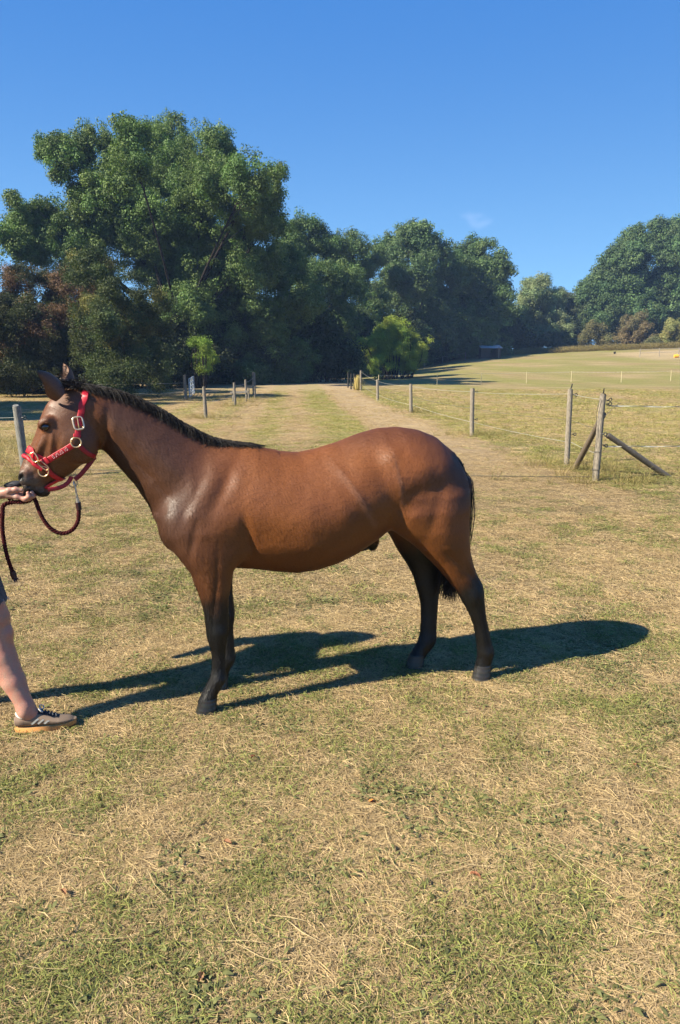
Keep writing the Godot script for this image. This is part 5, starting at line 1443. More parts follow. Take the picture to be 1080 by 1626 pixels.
	var dk := curve([Vector3(1.16, 1.165, 0), Vector3(1.228, 1.135, 0), Vector3(1.266, 1.06, 0.0), Vector3(1.272, 0.95, 0.0), Vector3(1.268, 0.85, 0.0)], 5)
	tl.tube(dk, even(dk.size(), 0.034, 0.018), 10, Color(0.014, 0.012, 0.011))
	for i in 2600:
		var f := pow(rng.randf(), 0.8)
		var k := mini(int(f * (dk.size() - 1)), dk.size() - 2)
		var p: Vector3 = dk[k] + Vector3(rng.randfn(0.002, 0.010), 0, rng.randfn(0, 0.018))
		var z := rng.randfn(-0.01, 0.040); var dx := rng.randfn(0, 0.012)
		var low := rng.randf_range(0.40, 0.60) if rng.randf() < 0.75 else rng.randf_range(0.58, 0.85)
		var pts := [p, Vector3(1.280 + dx, minf(p.y - 0.06, 1.04), z * 0.7), Vector3(1.279 + dx, minf(p.y - 0.12, 0.86), z), Vector3(1.262 + dx, minf(p.y - 0.18, 0.74), z), Vector3(1.235 + dx * 1.6, minf(0.62, p.y - 0.2), z), Vector3(1.205 + rng.randfn(0.01, 0.022), low, z + rng.randfn(0, 0.015))]
		if low > 0.6: pts = pts.slice(0, 3) + [Vector3(1.262 + dx, low, z)]
		var q := curve(pts, 3)
		var wd := even(q.size(), 0.0016, 0.0006)
		var c := Color(0.014, 0.012, 0.011) * Color(1, 1, 1).lerp(Color(2.4, 2.1, 1.9), rng.randf() * rng.randf())
		tl.strip(q, wd, Vector3(rng.randfn(), 0, rng.randfn()).normalized(), c, c * Color(1.3, 1.2, 1.1))
	tag(obj("tail", tl.done(), M.hair, t), "", "", "", "stuff")
	build_halter()

func strap(parent: Node, called: String, guide: Array, width: float, col: Color, off := 0.003, thick := 0.0028, m: Material = null, snapit := true, label := ""):
	# webbing laid on the skin: guide points are pressed onto it
	var pts := []
	for p in curve(guide, 7): pts.append(H.snap(p, off) if snapit else p)
	var sm_ := []
	for i in pts.size():
		sm_.append((pts[maxi(i - 1, 0)] + pts[i] * 2.0 + pts[mini(i + 1, pts.size() - 1)]) * 0.25)
	sm_[0] = pts[0]; sm_[sm_.size() - 1] = pts[pts.size() - 1]
	var mb := Mb.new()
	var prof := [Vector2(-1, -1), Vector2(-1, 0.5), Vector2(-0.8, 1), Vector2(0.8, 1), Vector2(1, 0.5), Vector2(1, -1)]
	var k0 := 0
	for i in sm_.size():
		var t: Vector3 = (sm_[mini(i + 1, sm_.size() - 1)] - sm_[maxi(i - 1, 0)]).normalized()
		var nn := H.grad(sm_[i]) if snapit else Vector3(0, 0, 1)
		nn = (nn - t * nn.dot(t)).normalized()
		var s := t.cross(nn)
		for q in prof:
			mb.v.append(sm_[i] + s * q.x * width * 0.5 + nn * (q.y + 1.0) * 0.5 * thick)
			mb.n.append((s * q.x * (0.25 if absf(q.x) < 0.9 else 1.2) + nn * (1.0 if q.y > 0 else -0.2)).normalized())
			var e := 0.80 if absf(q.x) > 0.9 else 1.0
			mb.c.append(col * Color(e, e, e))
		if i > 0:
			for j in 6:
				var a := (i - 1) * 6 + j; var b := (i - 1) * 6 + (j + 1) % 6
				mb.ix.append_array(PackedInt32Array([a, b, a + 6, b, b + 6, a + 6]))
	var o := obj(called, mb.done(), m if m else M.web, parent)
	if label: tag(o, label)
	return o

func ring_mesh(c: Vector3, ax: Vector3, rx: float, ry: float, wire: float, col: Color, sq := 0.0, turn := 0.0) -> ArrayMesh:
	# an oval (or, with sq, squarish) ring of round wire whose plane has the normal ax
	var s := ax.cross(Vector3.UP).normalized(); var w := s.cross(ax).normalized()
	var s2 := s * cos(turn) + w * sin(turn); var w2 := w * cos(turn) - s * sin(turn)
	var mb := Mb.new(); var pts := []
	var n := 32
	for i in n + 1:
		var a := TAU * i / n
		var x := cos(a); var y := sin(a)
		if sq > 0.0:
			x = signf(x) * pow(absf(x), 1.0 - sq); y = signf(y) * pow(absf(y), 1.0 - sq)
		pts.append(c + s2 * x * rx + w2 * y * ry)
	mb.tube(pts, even(n + 1, wire, wire), 8, col, false, 1.0, ax)
	return mb.done()

func build_halter():
	var t := thing("headcollar", "red webbing headcollar with brass buckles on the pony's head", "headcollar", HORSE_AT)
	t.rotation_degrees.y = HORSE_TURN
	var red := Color(0.62, 0.012, 0.030); var drk := Color(0.42, 0.008, 0.020)
	var br := Color(0.95, 0.66, 0.36)
	var A := H.snap(Vector3(-0.566, 1.290, 0.12), 0.006)          # cheek ring
	var Bz := H.snap(Vector3(-0.703, 1.203, 0.09), 0.006)         # where cheek strap meets noseband
	var Cz := H.snap(Vector3(-0.712, 1.160, 0.09), 0.008)         # lower round ring
	for s in [1.0, -1.0]:
		var m := Vector3(1, 1, s)
		strap(t, "cheek_strap", [Vector3(-0.580, 1.279, 0.1) * m, Vector3(-0.635, 1.245, 0.09) * m, Vector3(-0.690, 1.212, 0.07) * m], 0.026, red, 0.003, 0.004)
		strap(t, "crown_strap", [Vector3(-0.560, 1.318, 0.1) * m, Vector3(-0.553, 1.352, 0.1) * m], 0.024, red, 0.003, 0.005)
		strap(t, "throat_strap", [Vector3(-0.556, 1.276, 0.1) * m, Vector3(-0.530, 1.246, 0.085) * m, Vector3(-0.506, 1.228, 0.055) * m, Vector3(-0.500, 1.222, 0.0)], 0.020, drk, 0.004, 0.004)
		strap(t, "chin_strap", [Vector3(-0.704, 1.190, 0.08) * m, Vector3(-0.683, 1.150, 0.07) * m, Vector3(-0.655, 1.120, 0.05) * m, Vector3(-0.640, 1.108, 0.025) * m, Vector3(-0.632, 1.104, 0.0)], 0.022, red, 0.004, 0.004)
		obj("ring", ring_mesh(Vector3(A.x, A.y, A.z * s), H.grad(A) * m, 0.021, 0.021, 0.003, br), M.metal, t)
		obj("ring", ring_mesh(Vector3(Cz.x, Cz.y, Cz.z * s), Vector3(-0.15, 0.0, 1.0 * s).normalized(), 0.021, 0.022, 0.0028, br), M.metal, t)
		obj("bar_slide", ring_mesh(Vector3(Bz.x - 0.008, Bz.y - 0.016, (Bz.z + 0.004) * s), H.grad(Bz) * m, 0.026, 0.010, 0.0026, br * Color(0.7, 0.65, 0.6), 0.4, 0.75 * s), M.metal, t)
	# upper crown strap with its buckle, over the poll and down the far side
	strap(t, "crown_strap", [Vector3(-0.551, 1.362, 0.1), Vector3(-0.542, 1.40, 0.1), Vector3(-0.532, 1.45, 0.09), Vector3(-0.520, 1.50, 0.06), Vector3(-0.512, 1.530, 0.0), Vector3(-0.520, 1.50, -0.06), Vector3(-0.532, 1.45, -0.09), Vector3(-0.551, 1.362, -0.1)], 0.027, red, 0.004, 0.004)
	strap(t, "crown_strap", [Vector3(-0.546, 1.380, 0.1), Vector3(-0.540, 1.412, 0.1)], 0.022, drk, 0.007, 0.005)
	var bz := H.snap(Vector3(-0.5485, 1.378, 0.12), 0.010)
	obj("buckle", ring_mesh(bz, H.grad(bz), 0.0205, 0.027, 0.0038, Color(0.92, 0.70, 0.46), 0.5, -0.12), M.metal, t)
	var tg := Mb.new(); tg.tube([bz + Vector3(0.002, -0.026, 0.002), bz + Vector3(0.0, 0.0, 0.005), bz + Vector3(-0.003, 0.025, 0.002)], [0.0022, 0.0022, 0.0016], 8, br)
	obj("buckle_tongue", tg.done(), M.metal, t)
	# keeper loops of the webbing
	for q in [[Vector3(-0.563, 1.312, 0.1), Vector3(-0.560, 1.325, 0.1)], [Vector3(-0.690, 1.216, 0.08), Vector3(-0.712, 1.201, 0.07)]]:
		strap(t, "keeper_loop", [q[0], q[1]], 0.031, red * Color(1.1, 1.5, 1.3), 0.007, 0.004)
	# noseband: a flat band and a rolled edge below it, over the nose
	strap(t, "noseband", [Vector3(-0.700, 1.204, 0.07), Vector3(-0.735, 1.230, 0.06), Vector3(-0.764, 1.254, 0.045), Vector3(-0.782, 1.262, 0.02), Vector3(-0.787, 1.262, 0.0), Vector3(-0.782, 1.262, -0.02), Vector3(-0.764, 1.254, -0.045), Vector3(-0.735, 1.230, -0.06), Vector3(-0.700, 1.204, -0.07)], 0.030, red, 0.004, 0.005)
	var nb := Mb.new(); var gp := []
	for p in curve([Vector3(-0.716, 1.172, 0.07), Vector3(-0.750, 1.200, 0.06), Vector3(-0.780, 1.226, 0.045), Vector3(-0.797, 1.232, 0.02), Vector3(-0.800, 1.232, 0.0), Vector3(-0.797, 1.232, -0.02), Vector3(-0.780, 1.226, -0.045), Vector3(-0.750, 1.200, -0.06), Vector3(-0.716, 1.172, -0.07)], 7): gp.append(H.snap(p, 0.008))
	nb.tube(gp, even(gp.size(), 0.0085, 0.0085), 10, red)
	obj("rolled_noseband", nb.done(), M.web, t)
	var nz := H.snap(Vector3(-0.748, 1.228, 0.09), 0.010)
	obj("buckle", ring_mesh(nz, H.grad(nz), 0.013, 0.021, 0.0028, br, 0.3, -0.45), M.metal, t)
	# pale stitched lettering on the cheek strap, too small to read: raised thread strokes
	for i in 7:
		var f := (i + 0.5) / 7.0
		var p := H.snap(Vector3(-0.600, 1.267, 0.1).lerp(Vector3(-0.668, 1.226, 0.08), f), 0.0085)
		var al := Vector3(-0.068, -0.041, 0).normalized(); var ac := Vector3(0.041, -0.068, 0).normalized()
		var st := Mb.new()
		var g := H.grad(p)
		st.tube([p - ac * 0.0065, p + ac * 0.0065], [0.0011, 0.0011], 5, Color(0.85, 0.60, 0.58))
		if i % 2 == 0: st.tube([p - ac * 0.006, p - ac * 0.006 + al * 0.006, p + al * 0.006], [0.001, 0.001, 0.001], 5, Color(0.85, 0.60, 0.58))
		if i % 3 != 1: st.tube([p + ac * 0.006, p + ac * 0.006 + al * 0.006], [0.001, 0.001], 5, Color(0.85, 0.60, 0.58))
		obj("stitching", st.done(), M.web, t)
	# strap hanging from the throat to the chin, slack below the jaw, with the lead ring
	strap(t, "jowl_strap", [Vector3(-0.500, 1.218, 0.02), Vector3(-0.530, 1.180, 0.03), Vector3(-0.565, 1.140, 0.03), Vector3(-0.590, 1.121, 0.03)], 0.020, drk * Color(0.75, 0.9, 0.8), 0.0, 0.005, null, false)
	strap(t, "chin_loop", [Vector3(-0.645, 1.106, 0.035), Vector3(-0.665, 1.092, 0.045), Vector3(-0.700, 1.082, 0.052)], 0.018, red, 0.004, 0.005)
	strap(t, "chin_loop", [Vector3(-0.700, 1.084, 0.05), Vector3(-0.670, 1.086, 0.045), Vector3(-0.635, 1.096, 0.035), Vector3(-0.612, 1.115, 0.03), Vector3(-0.603, 1.135, 0.028)], 0.018, drk, 0.0, 0.005, null, false)
	obj("ring", ring_mesh(Vector3(-0.598, 1.106, 0.03), Vector3(0.2, 0.1, 1).normalized(), 0.018, 0.020, 0.0026, br * Color(0.7, 0.66, 0.6)), M.metal, t)
	obj("ring", ring_mesh(Vector3(-0.505, 1.226, 0.03), Vector3(0.5, -0.5, 0.8).normalized(), 0.012, 0.014, 0.0024, br), M.metal, t)

	# lead rope
	var r := thing("lead_rope", "dark maroon twisted lead rope looping from the headcollar to the handler's hand", "rope", HORSE_AT)
	r.rotation_degrees.y = HORSE_TURN
	var sn := Mb.new()
	sn.tube(curve([Vector3(-0.590, 1.092, 0.03), Vector3(-0.588, 1.070, 0.031), Vector3(-0.586, 1.050, 0.03), Vector3(-0.585, 1.034, 0.03)], 3), even(10, 0.0035, 0.0055), 8, Color(0.62, 0.57, 0.50))
	sn.tube([Vector3(-0.585, 1.036, 0.03), Vector3(-0.584, 1.026, 0.03), Vector3(-0.583, 1.014, 0.03)], [0.007, 0.0085, 0.007], 10, Color(0.62, 0.57, 0.50))
	var snp := obj("snap_clip", sn.done(), M.metal, r)
	obj("clip_hook", ring_mesh(Vector3(-0.5915, 1.098, 0.03), Vector3(1, 0.1, 0.25).normalized(), 0.009, 0.014, 0.0028, Color(0.62, 0.57, 0.50)), M.metal, snp)
	var wc := Color(0.055, 0.010, 0.010)
	var wb := Mb.new(); wb.tube([Vector3(-0.583, 1.018, 0.03), Vector3(-0.580, 0.985, 0.03)], [0.0125, 0.0115], 10, wc * Color(0.7, 0.7, 0.7)); obj("whipping", wb.done(), M.web, r)
	rope(r, "rope", [Vector3(-0.581, 0.995, 0.03), Vector3(-0.583, 0.965, 0.03), Vector3(-0.590, 0.930, 0.032), Vector3(-0.612, 0.898, 0.034), Vector3(-0.645, 0.883, 0.036), Vector3(-0.680, 0.890, 0.036), Vector3(-0.712, 0.918, 0.034), Vector3(-0.738, 0.965, 0.03), Vector3(-0.752, 1.010, 0.024), Vector3(-0.764, 1.040, 0.014), Vector3(-0.790, 1.046, 0.004), Vector3(-0.83, 1.050, 0.004), Vector3(-0.87, 1.045, 0.01)], wc)
	rope(r, "rope", [Vector3(-0.770, 1.050, 0.012), Vector3(-0.795, 1.035, 0.030), Vector3(-0.822, 1.044, 0.022), Vector3(-0.80, 1.062, 0.010), Vector3(-0.775, 1.040, 0.024), Vector3(-0.81, 1.030, 0.030), Vector3(-0.85, 1.030, 0.02), Vector3(-0.886, 1.02, 0.03), Vector3(-0.893, 0.98, 0.036), Vector3(-0.899, 0.92, 0.036), Vector3(-0.897, 0.86, 0.036), Vector3(-0.889, 0.79, 0.036), Vector3(-0.874, 0.72, 0.036)], wc)
	rope(r, "rope", [Vector3(-0.915, 1.03, 0.0), Vector3(-0.918, 0.99, 0.005), Vector3(-0.914, 0.965, 0.01), Vector3(-0.93, 0.99, 0.012), Vector3(-0.93, 1.03, 0.01)], wc)
	var ts := Mb.new()
	ts.tube([Vector3(-0.874, 0.724, 0.036), Vector3(-0.871, 0.708, 0.036), Vector3(-0.867, 0.690, 0.036)], [0.012, 0.014, 0.010], 9, wc)
	for i in 80:
		var a := rng.randf() * TAU
		var p := Vector3(-0.870, 0.702, 0.036)
		var e := p + Vector3(cos(a) * rng.randf_range(0.004, 0.020) + 0.006, -rng.randf_range(0.012, 0.030), sin(a) * rng.randf_range(0.004, 0.018))
		ts.strip([p, p.lerp(e, 0.5) + Vector3(cos(a), 0, sin(a)) * 0.005, e], [0.0012, 0.0012, 0.0006], Vector3(-sin(a), 0, cos(a)), wc, wc * Color(1.6, 1.5, 1.5))
	tag(obj("frayed_end", ts.done(), M.web, r), "", "", "", "stuff")

func rope(parent: Node, called: String, guide: Array, col: Color):
	# three strands laid round each other
	var q := curve(guide, 10)
	var mb := Mb.new()
	var ph := 0.0
	var pts := [[], [], []]
	for i in q.size():
		if i > 0: ph += q[i].distance_to(q[i - 1]) * TAU / 0.038
		var t: Vector3 = (q[mini(i + 1, q.size() - 1)] - q[maxi(i - 1, 0)]).normalized()
		var s := t.cross(Vector3(0.05, 0.1, 1)).normalized(); var w := s.cross(t)
		for j in 3:
			var a := ph + TAU * j / 3.0
			pts[j].append(q[i] + (s * cos(a) + w * sin(a)) * 0.0053)
	for j in 3:
		var k := [0.85, 1.0, 1.2][j] as float
		mb.tube(pts[j], even(q.size(), 0.0047, 0.0047), 7, col * Color(k, k, k))
	obj(called, mb.done(), M.rope, parent)

# ---------------------------------------------------------------- the handler, mostly beyond the left edge of the view
func limb(F: Field, pts: Array, rad: Array, k := 0.03):
	for i in pts.size() - 1: F.prims.append(Cap.new(pts[i], pts[i + 1], rad[i], rad[i + 1], k if i == 0 else 0.012))

func build_person():
	var base := Vector3(-1.62, 0, -3.25)
	var t := thing("person", "person at left edge in denim shorts and striped trainers, hand held under the pony's muzzle", "person", base)
	var F := Field.new()
	var hip := Vector3(-1.67, 0.90, -3.18) - base
	var chest := Vector3(-1.75, 1.22, -3.26) - base
	var neck := Vector3(-1.75, 1.40, -3.26) - base
	var head := Vector3(-1.73, 1.565, -3.26) - base
	# trunk
	F.prims.append(Ell.new(hip, Vector3(0.115, 0.13, 0.165), Vector3.ZERO, 0.05))
	F.prims.append(Ell.new(hip.lerp(chest, 0.5), Vector3(0.095, 0.16, 0.135), Vector3.ZERO, 0.06))
	F.prims.append(Ell.new(chest, Vector3(0.11, 0.17, 0.16), Vector3.ZERO, 0.06))
	F.prims.append(Cap.new(chest + Vector3(0, 0.12, 0.14), chest + Vector3(0, 0.12, -0.14), 0.055, 0.055, 0.05))
	limb(F, [chest + Vector3(0, 0.12, 0), neck, head - Vector3(0.01, 0.07, 0)], [0.07, 0.052, 0.05])
	# head
	F.prims.append(Ell.new(head + Vector3(-0.01, 0.03, 0), Vector3(0.092, 0.095, 0.075), Vector3.ZERO, 0.03))
	F.prims.append(Ell.new(head + Vector3(0.03, -0.045, 0), Vector3(0.055, 0.065, 0.055), Vector3.ZERO, 0.03))
	F.prims.append(Ell.new(head + Vector3(0.088, -0.015, 0), Vector3(0.018, 0.024, 0.014), Vector3(0, 0, 0.3), 0.015))
	F.prims.append(Ell.new(head + Vector3(0.078, -0.058, 0), Vector3(0.012, 0.008, 0.022), Vector3.ZERO, 0.01))
	F.prims.append(Ell.new(head + Vector3(0.086, -0.055, 0), Vector3(0.012, 0.0025, 0.024), Vector3.ZERO, 0.006, true))
	for s in [1.0, -1.0]:
		F.prims.append(Ell.new(head + Vector3(0.085, 0.012, 0.032 * s), Vector3(0.014, 0.011, 0.016), Vector3.ZERO, 0.012, true))
		F.prims.append(Ell.new(head + Vector3(-0.005, 0.0, 0.076 * s), Vector3(0.018, 0.030, 0.009), Vector3(0, 0, -0.2), 0.01))
	# near leg steps forward to the pony, far leg stands back
	var kn := Vector3(-1.530, 0.45, -3.10) - base; var an := Vector3(-1.410, 0.085, -3.055) - base
	limb(F, [Vector3(-1.63, 0.86, -3.06) - base, kn + Vector3(-0.005, 0.06, 0), kn, Vector3(-1.507, 0.33, -3.09) - base, Vector3(-1.465, 0.22, -3.075) - base, an + Vector3(-0.005, 0.03, 0), an], [0.086, 0.062, 0.056, 0.055, 0.051, 0.037, 0.036])
	F.prims.append(Ell.new(Vector3(-1.530, 0.305, -3.085) - base, Vector3(0.040, 0.10, 0.042), Vector3(0, 0, 0.22), 0.03))
	F.prims.append(Ell.new(Vector3(-1.480, 0.44, -3.095) - base, Vector3(0.020, 0.028, 0.026), Vector3.ZERO, 0.025))
	for s in [1.0, -1.0]: F.prims.append(Ell.new(an + Vector3(-0.004, 0.005, 0.030 * s), Vector3(0.012, 0.015, 0.012), Vector3.ZERO, 0.012))
	limb(F, [an, an + Vector3(0.07, -0.052, -0.018)], [0.034, 0.020])
	var kn2 := Vector3(-1.70, 0.47, -3.25) - base; var an2 := Vector3(-1.87, 0.09, -3.26) - base
	limb(F, [Vector3(-1.68, 0.86, -3.23) - base, kn2, kn2.lerp(an2, 0.35) + Vector3(-0.015, 0, 0), an2], [0.086, 0.057, 0.054, 0.035])
	limb(F, [an2, an2 + Vector3(0.07, -0.052, 0.0)], [0.034, 0.020])
	# arms
	var sh := chest + Vector3(0.0, 0.125, 0.185); var el := Vector3(-1.72, 1.08, -3.07) - base; var wr := Vector3(-1.485, 1.068, -3.142) - base
	limb(F, [sh, el, el.lerp(wr, 0.35), wr], [0.052, 0.042, 0.043, 0.029])
	var sh2 := chest + Vector3(0.0, 0.125, -0.185); var el2 := Vector3(-1.81, 1.08, -3.50) - base; var wr2 := Vector3(-1.75, 0.86, -3.50) - base
	limb(F, [sh2, el2, el2.lerp(wr2, 0.35), wr2], [0.052, 0.042, 0.042, 0.029])
	var body := Mb.new()
	mesh_field(F, Vector3(-0.35, 0.02, -0.35), Vector3(0.24, 1.72, 0.42), 0.011, body)
	# the hand at the muzzle: palm up, fingers closed on the rope, thumb lying along the top
	var Hd := Field.new()
	var pm := Vector3(-1.43, 1.062, -3.145) - base
	Hd.prims.append(Cap.new(wr - Vector3(0.02, 0, -0.006), wr + Vector3(0.01, 0, 0), 0.0275, 0.026, 0.02))
	Hd.prims.append(Ell.new(pm, Vector3(0.048, 0.019, 0.039), Vector3(0, 0.06, -0.12), 0.02))
	Hd.prims.append(Ell.new(pm + Vector3(-0.022, 0.008, 0.022), Vector3(0.034, 0.017, 0.018), Vector3(0, 0.2, -0.1), 0.016))   # ball of the thumb
	for i in 4:
		var z := 0.030 - i * 0.0195
		var l: float = [0.92, 1.0, 0.96, 0.80][i]
		var a := pm + Vector3(0.034 + 0.006 * [0.0, 1.0, 0.7, -0.2][i], -0.006, z)
		var b := a + Vector3(0.036 * l, -0.012, 0.001 * i)
		var c := b + Vector3(0.020 * l, 0.012, 0.0)
		var e := c + Vector3(-0.004, 0.018 * l, 0.0)
		limb(Hd, [pm + Vector3(0.0, -0.002, z * 0.85), a, b, c, e], [0.010, 0.0100, 0.0090, 0.0082, 0.0074], 0.012)
	limb(Hd, [pm + Vector3(-0.030, 0.010, 0.026), pm + Vector3(0.004, 0.022, 0.035), pm + Vector3(0.032, 0.026, 0.034), pm + Vector3(0.056, 0.022, 0.030)], [0.0125, 0.0115, 0.0100, 0.0085], 0.012)
	mesh_field(Hd, pm - Vector3(0.085, 0.05, 0.065), pm + Vector3(0.115, 0.06, 0.065), 0.0032, body)
	# the other hand hangs relaxed
	var H2 := Field.new()
	var p2 := wr2 + Vector3(0.02, -0.06, 0.0)
	H2.prims.append(Cap.new(wr2 + Vector3(-0.004, 0.01, 0), wr2 + Vector3(0.005, -0.015, 0), 0.027, 0.025, 0.02))
	H2.prims.append(Ell.new(p2, Vector3(0.038, 0.05, 0.018), Vector3(0, 0, 0.3), 0.02))
	for i in 4:
		var x := 0.030 - i * 0.0185
		var l: float = [0.92, 1.0, 0.96, 0.8][i]
		var a := p2 + Vector3(x + 0.012, -0.036, 0)
		limb(H2, [p2 + Vector3(x * 0.8, 0, 0), a, a + Vector3(0.006, -0.036 * l, 0.006), a + Vector3(0.006, -0.056 * l, 0.018), a + Vector3(0.004, -0.070 * l, 0.030)], [0.010, 0.0100, 0.0092, 0.0083, 0.0074], 0.012)
	limb(H2, [p2 + Vector3(0.020, 0.030, 0.008), p2 + Vector3(0.045, 0.0, 0.018), p2 + Vector3(0.052, -0.030, 0.022), p2 + Vector3(0.050, -0.052, 0.024)], [0.0125, 0.011, 0.0098, 0.0085], 0.012)
	mesh_field(H2, p2 - Vector3(0.07, 0.13, 0.05), p2 + Vector3(0.10, 0.10, 0.07), 0.0035, body)
	for i in body.v.size():
		var p := body.v[i]
		var v := n2.get_noise_3d(p.x * 20.0, p.y * 20.0, p.z * 20.0)
		var v3 := n2.get_noise_3d(p.x * 70.0, p.y * 50.0, p.z * 70.0)
		var c := Color(0.49, 0.245, 0.175) * Color(1, 1, 1).lerp(Color(1.12, 0.95, 0.9), v) * Color(1, 1, 1).lerp(Color(1.12, 0.92, 0.88), v3)
		if (p - head - Vector3(0.08, -0.056, 0)).length() < 0.022: c = Color(0.34, 0.11, 0.09)
		c = c.lerp(Color(0.52, 0.22, 0.165), 0.5 * clampf(v + 0.2, 0.0, 1.0) * (1.0 - sm(0.45, 0.5, p.y)))
		body.c[i] = c
	obj("body", body.done(), M.skin, t)
	for s in [1.0, -1.0]:
		var eb := Mb.new(); var sp := SphereMesh.new(); sp.radius = 0.0115; sp.height = 0.023; sp.radial_segments = 16; sp.rings = 8
		var arr := sp.get_mesh_arrays()
		for i in arr[Mesh.ARRAY_VERTEX].size():
			var q: Vector3 = arr[Mesh.ARRAY_VERTEX][i]
			eb.v.append(q + head + Vector3(0.070, 0.012, 0.032 * s)); eb.n.append(arr[Mesh.ARRAY_NORMAL][i])
			eb.c.append(Color(0.02, 0.015, 0.01) if q.x > 0.0098 else Color(0.7, 0.68, 0.64))
		eb.ix = arr[Mesh.ARRAY_INDEX]
		obj("eye", eb.done(), M.eye, t)
	# clothes: shells of the same body
	var sh_mb := Mb.new()
	mesh_field(F, Vector3(-0.36, 0.42, -0.36), Vector3(0.22, 1.06, 0.40), 0.011, sh_mb, 0.016, [[Vector3(0.30, -1, 0).normalized(), -0.515], [Vector3(0, 1, 0), 0.985], [Vector3(1, 0.1, 0).normalized(), 0.19]])
	for i in sh_mb.v.size():
		var p := sh_mb.v[i]
		var v := n2.get_noise_3d(p.x * 60.0, p.y * 25.0, p.z * 60.0)
		sh_mb.c[i] = Color(0.055, 0.068, 0.098) * Color(1, 1, 1).lerp(Color(2.3, 2.2, 2.0), clampf(0.35 + v, 0.0, 1.0) * 0.6)
	obj("denim_shorts", sh_mb.done(), M.cloth, t)
	var fr := Mb.new()   # frayed hem of the near leg
	for i in 130:
		var a := rng.randf() * TAU
		var p := Vector3(-1.56, 0.575, -3.115) - base + Vector3(cos(a) * 0.074, cos(a) * 0.022 + 0.004, sin(a) * 0.076)
		var e := p + Vector3(cos(a) * 0.006 + rng.randfn(0, 0.004), -rng.randf_range(0.008, 0.022), sin(a) * 0.006)
		fr.strip([p, e], [0.001, 0.0005], Vector3(-sin(a), 0, cos(a)), Color(0.35, 0.36, 0.38), Color(0.5, 0.5, 0.5))
	tag(obj("frayed_hem", fr.done(), M.cloth, t), "", "", "", "stuff")
	var ts := Mb.new()
	mesh_field(F, Vector3(-0.40, 0.86, -0.40), Vector3(0.20, 1.46, 0.46), 0.011, ts, 0.016, [[Vector3(0, -1, 0), -0.93], [Vector3(0, 1, 0), 1.40], [Vector3(1, 0, 0), 0.06]])
	for i in ts.v.size():
		var v := n2.get_noise_3d(ts.v[i].x * 15.0, ts.v[i].y * 15.0, ts.v[i].z * 15.0)
		ts.c[i] = Color(0.10, 0.11, 0.14) * Color(1, 1, 1).lerp(Color(1.3, 1.3, 1.3), v)
	obj("shirt", ts.done(), M.cloth, t)
	var hr := Mb.new()
	for i in 1600:
		var d := Vector3(rng.randfn() - 0.35, absf(rng.randfn()) * 0.9 + 0.1, rng.randfn()).normalized()
		var p := head + Vector3(-0.012, 0.028, 0) + d * Vector3(0.095, 0.099, 0.080)
		if p.x - head.x > 0.055: continue
		var e := head + Vector3(-0.115 + rng.randfn(0, 0.015), -0.06 + rng.randfn(0, 0.03), d.z * 0.085)
		var mid := p.lerp(e, 0.45) + (p.lerp(e, 0.45) - head).normalized() * 0.05
		hair(hr, p, mid, e, 0.0022, Color(0.07, 0.040, 0.022) * Color(1, 1, 1).lerp(Color(2, 1.9, 1.7), rng.randf() * rng.randf()))
	tag(obj("hair", hr.done(), M.hair, t), "", "", "", "stuff")
	# trainers: brown suede with three pale stripes, gum sole and dark laces
	shoe(t, Vector3(-1.444, 0, -3.045) - base, 14.0, true)
	shoe(t, Vector3(-1.915, 0, -3.26) - base, 4.0, false)
	# what the hand holds besides the rope
	var pc := thing("dark_pouch", "flat dark grey pouch lying on the open hand under the pony's muzzle", "pouch", Vector3(-1.435, 1.094, -3.172))
	pc.rotation_degrees = Vector3(4, 10, 3)
	var pf := Field.new()
	pf.prims.append(Ell.new(Vector3(0, 0.006, 0), Vector3(0.038, 0.013, 0.026), Vector3(0, 0, 0.04), 0.01))
	pf.prims.append(Ell.new(Vector3(0.016, 0.009, 0.004), Vector3(0.026, 0.012, 0.020), Vector3(0, 0, -0.15), 0.01))
	var pb := Mb.new()
	mesh_field(pf, Vector3(-0.075, -0.02, -0.045), Vector3(0.085, 0.035, 0.045), 0.003, pb)
	for i in pb.v.size(): pb.c[i] = Color(0.035, 0.035, 0.042)
	obj("bag", pb.done(), M.cloth, pc)
	var pd := Mb.new(); pd.tube([Vector3(-0.033, 0.010, 0.018), Vector3(0.0, 0.012, 0.025), Vector3(0.034, 0.013, 0.018)], [0.002, 0.002, 0.002], 6, Color(0.015, 0.015, 0.018))
	obj("seam", pd.done(), M.cloth, pc)

